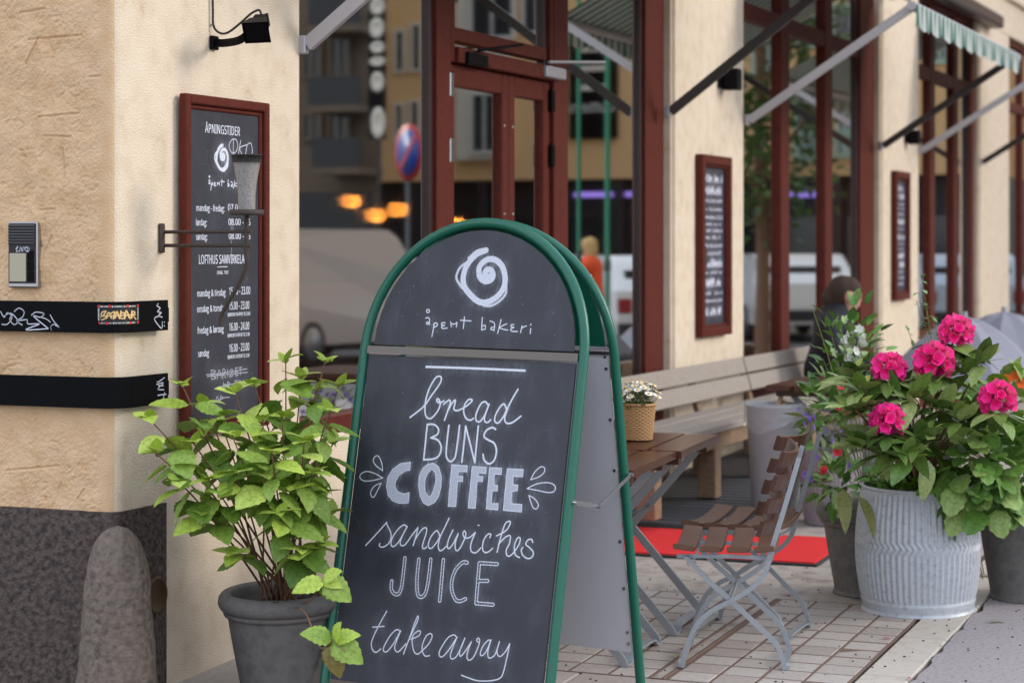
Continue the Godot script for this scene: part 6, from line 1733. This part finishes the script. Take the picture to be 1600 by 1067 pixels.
func car(label: String, at: Vector3, turn: float, col: Color, van: bool) -> void:
	var t := thing("parked_car", label, "car", at, turn, "cars mirrored in the windows")
	var L := 4.3; var W := 1.76; var H := 1.82 if van else 1.46
	var pf := [Vector2(-2.15, 0.30), Vector2(2.12, 0.30), Vector2(2.15, 0.62), Vector2(2.05, 0.82), Vector2(1.15, 0.95), Vector2(0.45, H - 0.08), Vector2(0.2, H), Vector2(-1.5, H), Vector2(-1.75, H - 0.1), Vector2(-2.1, 0.98), Vector2(-2.15, 0.6)]
	if van: pf = [Vector2(-2.15, 0.30), Vector2(2.12, 0.30), Vector2(2.15, 0.7), Vector2(1.95, 0.98), Vector2(1.5, 1.08), Vector2(0.95, H - 0.1), Vector2(0.7, H), Vector2(-1.95, H), Vector2(-2.12, H - 0.12), Vector2(-2.17, 0.9)]
	var s := nst()
	s.set_smooth_group(-1)
	# body: belt line wider than roof
	var rings := []
	for q in [[-1.0, 0.90], [-0.94, 1.0], [0.94, 1.0], [1.0, 0.90]]:
		var ring := []
		for p in pf:
			var tuck := 0.86 if p.y > 1.1 else 1.0
			ring.append(Vector3(p.x * (0.985 if absf(q[0]) == 1.0 else 1.0), p.y, q[0] * W / 2 * tuck))
		rings.append(ring)
	for i in 3:
		for k in pf.size():
			var k2 := (k + 1) % pf.size()
			quad(s, rings[i][k], rings[i + 1][k], rings[i + 1][k2], rings[i][k2])
	var ix := Geometry2D.triangulate_polygon(PackedVector2Array(pf))
	for i in range(0, ix.size(), 3):
		tri(s, rings[0][ix[i]], rings[0][ix[i + 2]], rings[0][ix[i + 1]]); tri(s, rings[3][ix[i]], rings[3][ix[i + 1]], rings[3][ix[i + 2]])
	var pm := mat(col, 0.3, 0.2); pm.clearcoat_enabled = true
	obj(s, "body", pm, t)
	for sg in [-1.0, 1.0]:
		s = nst()
		prism(s, [Vector2(-1.55, 1.0), Vector2(0.75, 1.0), Vector2(0.3, H - 0.12), Vector2(-1.4, H - 0.12)], -0.004, 0.004, Transform3D(Basis(Vector3(1, 0, 0), -sg * 0.12), Vector3(0, 0.0, sg * (W / 2 * 0.905 + 0.11))))
		obj(s, "side_window", M.farglass, t)
		for x in [-1.35, 1.38]:
			s = nst(); lathe(s, [Vector2(0, -0.1), Vector2(0.29, -0.1), Vector2(0.32, -0.07), Vector2(0.32, 0.07), Vector2(0.29, 0.1), Vector2(0, 0.1)], 24)
			var w := put(fin(s), "wheel", M.rubber, t, Transform3D(Basis(Vector3(1, 0, 0), PI / 2), Vector3(x, 0.32, sg * (W / 2 - 0.09))))
			s = nst(); lathe(s, [Vector2(0, sg * 0.108), Vector2(0.2, sg * 0.108), Vector2(0.21, sg * 0.1)], 16); put(fin(s), "rim", M.steel, w)
	s = nst()
	var xr := -2.14 if van else -1.96
	bbox(s, Vector3(xr, H * 0.74, 0), Vector3(0.03, H * 0.27, W * 0.72), 0.004, Basis(Vector3(0, 0, 1), -0.08 if van else -0.42)); obj(s, "rear_window", M.farglass, t)
	for sg in [-1.0, 1.0]:
		s = nst(); bbox(s, Vector3(-2.155, 0.78, sg * 0.72), Vector3(0.04, 0.2, 0.2), 0.01); obj(s, "tail_light", mat(c8(150, 20, 20), 0.3), t)
		s = nst(); bbox(s, Vector3(2.12, 0.68, sg * 0.66), Vector3(0.08, 0.14, 0.3), 0.01); obj(s, "headlight", mat(c8(210, 212, 214), 0.2), t)
	s = nst(); bbox(s, Vector3(-2.17, 0.45, 0), Vector3(0.08, 0.18, W * 0.94), 0.02); obj(s, "bumper", M.rubber, t)
func street_side() -> void:
	M.farglass = mat(c8(38, 42, 46), 0.1)
	M.brick = nmat([c8(206, 166, 116), c8(222, 182, 130), c8(214, 174, 123)], 0.06, 151, 0.5, 0.9, 0.2, 0.1)
	M.brick.uv1_scale = Vector3(0.25, 2.2, 0.25)
	M.darkshop = mat(c8(34, 33, 34), 0.6)
	M.pale = mat(c8(206, 198, 184), 0.8)
	var XB := 46.0
	var zl := mirx(548, 200, XB).z; var zr := mirx(1545, 200, XB).z
	var y1 := mirx(800, 281, XB).y
	var b := thing("brick_building", "yellow brick house with dark shop fronts mirrored in the cafe windows", "building", Vector3(XB, 0.13, (zl + zr) / 2))
	boxw("wall", Vector3(XB, y1, zr), Vector3(XB + 9.0, 16.0, zl), M.brick, b, 0.0)
	boxw("shop_front", Vector3(XB + 0.4, -0.2, zr), Vector3(XB + 9.0, y1, zl), M.darkshop, b, 0.0)
	for k in 9:
		var z := lerpf(zr, zl, (k + 0.1) / 9.0)
		boxw("shop_window", Vector3(XB + 0.36, 0.6, z), Vector3(XB + 0.405, y1 - 0.9, z + (zl - zr) / 11.0), M.farglass, b, 0.0)
		boxw("pillar", Vector3(XB + 0.05, -0.2, z - 0.35), Vector3(XB + 0.39, y1 - 0.01, z - 0.1), M.darkshop, b, 0.0)
	for q in [[620, 630, 50, 110], [646, 656, 40, 108], [620, 628, 165, 222], [644, 653, 160, 220]]: fwindow(b, q[0], q[1], q[2], q[3], XB, M.pale, 0)
	var ba := mirx(712, 250, XB - 0.3); var bb := mirx(792, -60, XB - 0.3)
	boxw("bay", Vector3(XB - 0.3, ba.y, bb.z), Vector3(XB - 0.001, bb.y, ba.z), M.pale, b, 0.0)
	for q in [[740, 776, 148, 236], [738, 800, -20, 58], [820, 858, -30, 50]]: fwindow(b, q[0], q[1], q[2], q[3], XB - 0.3 if q[0] < 800 else XB, M.white, 1)
	for q in [[1246, 1292, 150, 248], [1312, 1338, 150, 240], [1180, 1212, 40, 120], [1250, 1330, 10, 70], [1460, 1488, 40, 95]]: fwindow(b, q[0], q[1], q[2], q[3], XB, mat(c8(176, 196, 180), 0.7), 2)
	var ra := mirx(1240, 250, XB - 0.5); var rc := mirx(1345, 205, XB - 0.5)
	var s := nst()
	for k in 16:
		var z := lerpf(ra.z, rc.z, k / 15.0)
		bbox(s, Vector3(XB - 0.5, (ra.y + rc.y) / 2, z), Vector3(0.04, rc.y - ra.y, 0.04), 0.0)
	bbox(s, Vector3(XB - 0.5, rc.y, (ra.z + rc.z) / 2), Vector3(0.06, 0.06, absf(ra.z - rc.z)), 0.0)
	wobj(s, "balcony_railing", mat(c8(150, 176, 160), 0.7), b)
	# black shop sign with white lettering
	var sa := mirx(888, 217, XB - 0.12); var sc := mirx(964, 55, XB - 0.12)
	var sg := thing("shop_sign", "black sign board with white lettering on the brick wall, mirrored beside the door", "sign", Vector3(XB - 0.1, sa.y, (sa.z + sc.z) / 2))
	boxw("board", Vector3(XB - 0.12, sa.y, minf(sa.z, sc.z)), Vector3(XB - 0.02, sc.y, maxf(sa.z, sc.z)), M.black, sg, 0.0)
	for q in [["Cutters", 168, 26], ["9-20 - 10-18", 138, 12], ["drop in", 108, 14], ["frisor", 78, 18]]:
		var tm := TextMesh.new()
		var ft := SystemFont.new(); ft.font_names = PackedStringArray(["Droid Sans"])
		tm.font = ft; tm.text = q[0]; tm.font_size = 48; tm.pixel_size = q[2] * 0.00028; tm.depth = 0.02
		if q[0] == "Cutters": put(tm, "lettering", M.white, sg).global_transform = Transform3D(Basis(Vector3.UP, -PI / 2), Vector3(XB - 0.14, mirx(920, q[1], XB).y, (sa.z + sc.z) / 2))
		else: boxw("text_line", Vector3(XB - 0.13, mirx(920, q[1] + 4, XB).y, (sa.z + sc.z) / 2 - 0.38), Vector3(XB - 0.119, mirx(920, q[1] - 5, XB).y, (sa.z + sc.z) / 2 + 0.38), M.pale, sg, 0.0)
	var na := mirx(892, 308, XB); var nb := mirx(982, 299, XB)
	var ns := thing("neon_sign", "thin violet lit shop sign line mirrored under the brick wall", "sign", na)
	boxw("tube_light", Vector3(XB + 0.2, na.y, nb.z), Vector3(XB + 0.3, nb.y, na.z), emit(c8(132, 110, 196), 0.5), ns, 0.0)
	var na2 := mirx(1180, 308, XB); var nb2 := mirx(1295, 299, XB)
	ns = thing("neon_sign", "longer violet lit shop sign line mirrored in the three pane window", "sign", na2)
	boxw("tube_light", Vector3(XB + 0.2, na2.y, nb2.z), Vector3(XB + 0.3, nb2.y, na2.z), emit(c8(132, 110, 196), 0.5), ns, 0.0)
	# dark apartment house with balconies
	var XD := 33.0
	var z0 := mirx(588, 200, XD).z
	var dh := thing("dark_apartment_house", "dark brown apartment house with balconies mirrored in the window by the corner pier", "building", Vector3(XD, 0.13, z0 + 4.0))
	M.darkwall = nmat([c8(86, 72, 58), c8(104, 88, 72)], 0.03, 161, 0.5, 0.9)
	s = nst()
	prism(s, [Vector2(XD, -z0), Vector2(XD + 9.0, -(z0 + 9.0 * 0.56)), Vector2(XD + 9.0, -(z0 + 16.0)), Vector2(XD, -(z0 + 14.0))], -0.3, 15.0, Transform3D(Basis(Vector3(1, 0, 0), Vector3(0, 0, -1), Vector3(0, 1, 0)), Vector3.ZERO))
	wobj(s, "wall", M.darkwall, dh)
	for q in [[480, 560, 118, 165], [480, 560, -10, 40], [486, 560, 215, 262]]:
		var a := mirx(q[0], q[3], XD - 0.9); var c := mirx(q[1], q[2], XD - 0.9)
		boxw("balcony_floor", Vector3(XD - 0.9, a.y - 0.12, minf(a.z, c.z)), Vector3(XD - 0.001, a.y, maxf(a.z, c.z)), M.darkwall, dh, 0.0)
		boxw("balcony_front", Vector3(XD - 0.9, a.y, minf(a.z, c.z)), Vector3(XD - 0.85, c.y, maxf(a.z, c.z)), M.darkshop, dh, 0.0)
	for q in [[478, 500, 60, 118], [520, 545, 60, 118], [518, 545, 180, 240], [478, 500, 180, 215]]: fwindow(dh, q[0], q[1], q[2], q[3], XD, M.darkwall, 1)
	boxw("shop_front", Vector3(XD - 0.05, -0.2, z0 + 0.1), Vector3(XD - 0.001, mirx(530, 300, XD).y, z0 + 13.0), M.darkshop, dh, 0.0)
	# tall narrow black banner at its corner
	var va := mirx(574, 218, 30.0); var vc := mirx(601, -60, 30.0)
	var vb := thing("banner_sign", "tall narrow black banner with pale marks mirrored beside the brick house", "banner", Vector3(30, 0.13, (va.z + vc.z) / 2))
	boxw("cloth", Vector3(30, va.y, vc.z), Vector3(30.04, vc.y, va.z), M.black, vb, 0.0)
	boxw("pole", Vector3(30.05, 0.0, (va.z + vc.z) / 2 - 0.03), Vector3(30.1, vc.y, (va.z + vc.z) / 2 + 0.03), M.darkshop, vb, 0.0)
	for q in [[590, 192, 0.13, 0.26], [589, 128, 0.12, 0.17], [589, 96, 0.14, 0.08], [589, 74, 0.13, 0.10], [588, 44, 0.13, 0.17], [589, 10, 0.13, 0.15]]:
		s = nst(); lathe(s, [Vector2(0, 0), Vector2(1, 0), Vector2(1, 0.02), Vector2(0.55, 0.02), Vector2(0.5, 0.0)], 14)
		var o := put(fin(s), "mark", M.pale, vb)
		o.global_transform = Transform3D(Basis(Vector3(0, 0, 1), PI / 2).scaled_local(Vector3(q[3], 0.4, q[2])), mirx(q[0], q[1], 29.99))
	# no stopping sign on a post
	var np := mirror(637, 238, 23.5)
	var sn := thing("no_stopping_sign", "round blue no stopping sign with red rim on a post, mirrored beside the door frame", "traffic sign", Vector3(np.x, gy(np.x), np.z))
	var bs := Basis(Vector3.UP, 0.62) * Basis(Vector3(0, 0, 1), PI / 2)
	for q in [["rim", 0.32, 0.0, c8(176, 20, 28)], ["disc", 0.255, 0.006, c8(24, 62, 148)]]:
		s = nst(); lathe(s, [Vector2(0, q[2] - 0.004), Vector2(q[1], q[2] - 0.004), Vector2(q[1], q[2] + 0.006), Vector2(0, q[2] + 0.006)], 32)
		put(fin(s), q[0], mat(q[3], 0.4), sn).global_transform = Transform3D(bs, np)
	s = nst(); bbox(s, Vector3(0, 0.014, 0), Vector3(0.52, 0.006, 0.06), 0.0, Basis(Vector3.UP, 0.785)); put(fin(s), "slash", mat(c8(176, 20, 28), 0.4), sn).global_transform = Transform3D(bs, np)
	s = nst(); tube(s, [Vector3(np.x + 0.05, gy(np.x), np.z + 0.03), Vector3(np.x + 0.05, np.y + 0.3, np.z + 0.03)], 0.03, 8); wobj(s, "post", M.galvdark, sn)
	var c1 := mirror(490, 450, 29.0); car("silver van parked across the street, mirrored in the window by the corner pier", Vector3(c1.x, gy(c1.x), c1.z), 0.1, c8(186, 174, 166), true)
	var c2 := mirror(575, 430, 34.0); car("pale silver car mirrored beyond the van by the chalkboard sign", Vector3(c2.x, gy(c2.x), c2.z), 0.5, c8(196, 190, 186), false)
	var c3 := mirror(968, 430, 31.0); car("white car mirrored in the glass beside the orange jacket", Vector3(c3.x, gy(c3.x), c3.z), -0.7, c8(222, 222, 222), false)
	var c4 := mirror(1215, 430, 37.0); car("white car mirrored in the three pane window", Vector3(c4.x, gy(c4.x), c4.z), -0.5, c8(215, 215, 212), false)
	var c5 := mirror(1480, 400, 36.0); car("pale blue car mirrored in the window behind the flower pots", Vector3(c5.x, gy(c5.x), c5.z), -0.4, c8(168, 184, 200), false)
	# street tree
	var tp := mirror(1190, 200, 27.0)
	var tr := thing("street_tree", "leafy street tree mirrored in the left pane of the three pane window", "tree", Vector3(tp.x, gy(tp.x), tp.z))
	s = nst()
	var g0 := Vector3(tp.x, gy(tp.x), tp.z)
	tube(s, [g0, g0 + Vector3(0.05, 1.5, 0), g0 + Vector3(0, 3.0, 0.05), g0 + Vector3(0.1, 4.6, 0)], [0.11, 0.09, 0.07, 0.03], 9)
	for k in 7: tube(s, [g0 + Vector3(0, 1.9 + 0.35 * k, 0), g0 + Vector3(cos(k * 2.4) * 0.45, 2.3 + 0.38 * k, sin(k * 2.4) * 0.45), g0 + Vector3(cos(k * 2.4) * 0.8, 2.8 + 0.38 * k, sin(k * 2.4) * 0.8)], [0.04, 0.03, 0.012], 6)
	wobj(s, "trunk", M.stem, tr)
	var tlm := leaf_mesh(0.13, 0.08, 0.2, 0.2, 0.0, 3)
	s = nst()
	for k in 22:
		var c := g0 + Vector3(rng.randfn() * 0.45, rng.randf_range(1.9, 5.4), rng.randfn() * 0.45)
		for j in 130:
			var d := Vector3(rng.randfn(), rng.randfn(), rng.randfn()) * 0.2
			s.append_from(tlm, 0, Transform3D(leaf_basis((d + Vector3(0, 0.1, 0)).normalized(), rng.randf_range(-1, 1)), c + d))
	var co := put(s.commit(), "crown", leafmat(c8(72, 104, 42)), tr)
	co.global_transform = Transform3D.IDENTITY
	co.set_meta("kind", "stuff")
	# amber pendant lamps inside the cafe
	for q in [["amber pendant lamp inside the window, highest of the three", 555, 314, -2.6, 0.028], ["amber pendant lamp inside the window, lowest of the three", 593, 336, -2.4, 0.028], ["brightest amber pendant lamp inside the window", 627, 327, -2.2, 0.034], ["small amber pendant lamp behind the door glass", 719, 348, -3.0, 0.022], ["small amber pendant lamp behind the three pane window", 1266, 327, -3.2, 0.022]]:
		var p := zp(q[1], q[2], q[3])
		var lt := thing("pendant_lamp", q[0], "lamp", p, 0.0, "amber pendant lamps")
		s = nst(); lathe(s, [Vector2(0, -0.9 * q[4]), Vector2(0.6 * q[4], -0.75 * q[4]), Vector2(q[4], -0.1 * q[4]), Vector2(0.75 * q[4], 0.6 * q[4]), Vector2(0.25 * q[4], q[4]), Vector2(0, q[4] * 1.05)], 16)
		obj(s, "bulb", emit(c8(255, 132, 30), 1.5), lt)
		s = nst(); tube(s, [Vector3(0, q[4], 0), Vector3(0, YT - p.y, 0)], 0.006, 5); obj(s, "cord", M.black, lt)
		s = nst(); tube(s, [Vector3(0, q[4] * 1.04, 0), Vector3(0, q[4] * 1.04 + 0.05, 0)], 0.018, 8); obj(s, "socket", M.black, lt)
		var li := OmniLight3D.new()
		li.name = "glow"
		li.light_color = Color(1.0, 0.62, 0.25); li.light_energy = 0.25; li.omni_range = 8.0; li.shadow_enabled = true; li.light_size = 0.05
		lt.add_child(li)
	# green street posts that show in the side light
	for q in [["slim bright green post mirrored in the glass beside the door", 903, 18.0, 0.018], ["thicker green post mirrored in the glass beside the door", 948, 20.0, 0.026]]:
		var p := mirror(q[1], 300, q[2])
		var gt := thing("green_post", q[0], "post", Vector3(p.x, gy(p.x), p.z))
		s = nst(); lathe(s, [Vector2(0, 0), Vector2(q[3] * 2.2, 0), Vector2(q[3] * 2.2, 0.25), Vector2(q[3], 0.32), Vector2(q[3], 5.2), Vector2(q[3] * 1.4, 5.22), Vector2(0, 5.3)], 12); obj(s, "pole", mat(c8(14, 120, 92), 0.5), gt)
		s = nst(); lathe(s, [Vector2(q[3] * 1.02, 1.2), Vector2(q[3] * 1.3, 1.22), Vector2(q[3] * 1.3, 1.3), Vector2(q[3] * 1.02, 1.32)], 12); obj(s, "collar", M.darkgreen, gt)
func parasols() -> void:
	var cm := mat(c8(136, 136, 146), 0.85)
	var k := 0
	for q in [["light grey parasol canopy spread low behind the rhododendron", 1508, 494, 13.6, 0.56, 0.42, 0.25], ["light grey parasol canopy spread low next to the far pier", 1570, 486, 15.4, 0.66, 0.5, 0.7]]:
		var ap := dp(q[1], q[2], q[3])
		var g := gy(ap.x)
		var t := thing("parasol", q[0], "parasol", Vector3(ap.x, g, ap.z), 0.0, "grey parasols beyond the flowers")
		var s := nst()
		s.set_smooth_group(-1)
		var R: float = q[4]; var h: float = q[5]
		var N := 8
		for i in N:
			var a0: float = TAU * i / N + q[6]; var a1: float = TAU * (i + 1) / N + q[6]
			for j in 5:
				var t0 := j / 5.0; var t1 := (j + 1) / 5.0
				var P := func(a: float, tt: float, m: float) -> Vector3: return ap + Vector3(cos(a) * R * tt, -h * pow(tt, 1.7) - m * 0.07 * tt, sin(a) * R * tt)
				var am := (a0 + a1) / 2
				quad(s, P.call(a0, t0, 0.0), P.call(a0, t1, 0.0), P.call(am, t1, 1.0) , P.call(am, t0, 1.0))
				quad(s, P.call(am, t0, 1.0), P.call(am, t1, 1.0), P.call(a1, t1, 0.0), P.call(a1, t0, 0.0))
		wobj(s, "canopy", cm, t)
		for i in N:
			var a: float = TAU * i / N + q[6]
			s = nst(); tube(s, [ap + Vector3(0, -0.02, 0), ap + Vector3(cos(a) * R, -h - 0.012, sin(a) * R)], 0.007, 5); wobj(s, "rib", M.galv, t)
		s = nst(); tube(s, [Vector3(ap.x, g, ap.z), ap + Vector3(0, 0.03, 0)], 0.02, 10); wobj(s, "pole", M.galv, t)
		s = nst(); lathe(s, [Vector2(0, 0), Vector2(0.2, 0), Vector2(0.2, 0.05), Vector2(0, 0.06)], 20); obj(s, "foot", M.rubber, t)
		k += 1

func _ready() -> void:
	rng.seed = 77
	stage()
	materials()
	ground()
	building()
	street_side()
	stone_and_rails()
	wall_things()
	awnings()
	a_board()
	hydrangea()
	furniture()
	planters()
	people()
	parasols()
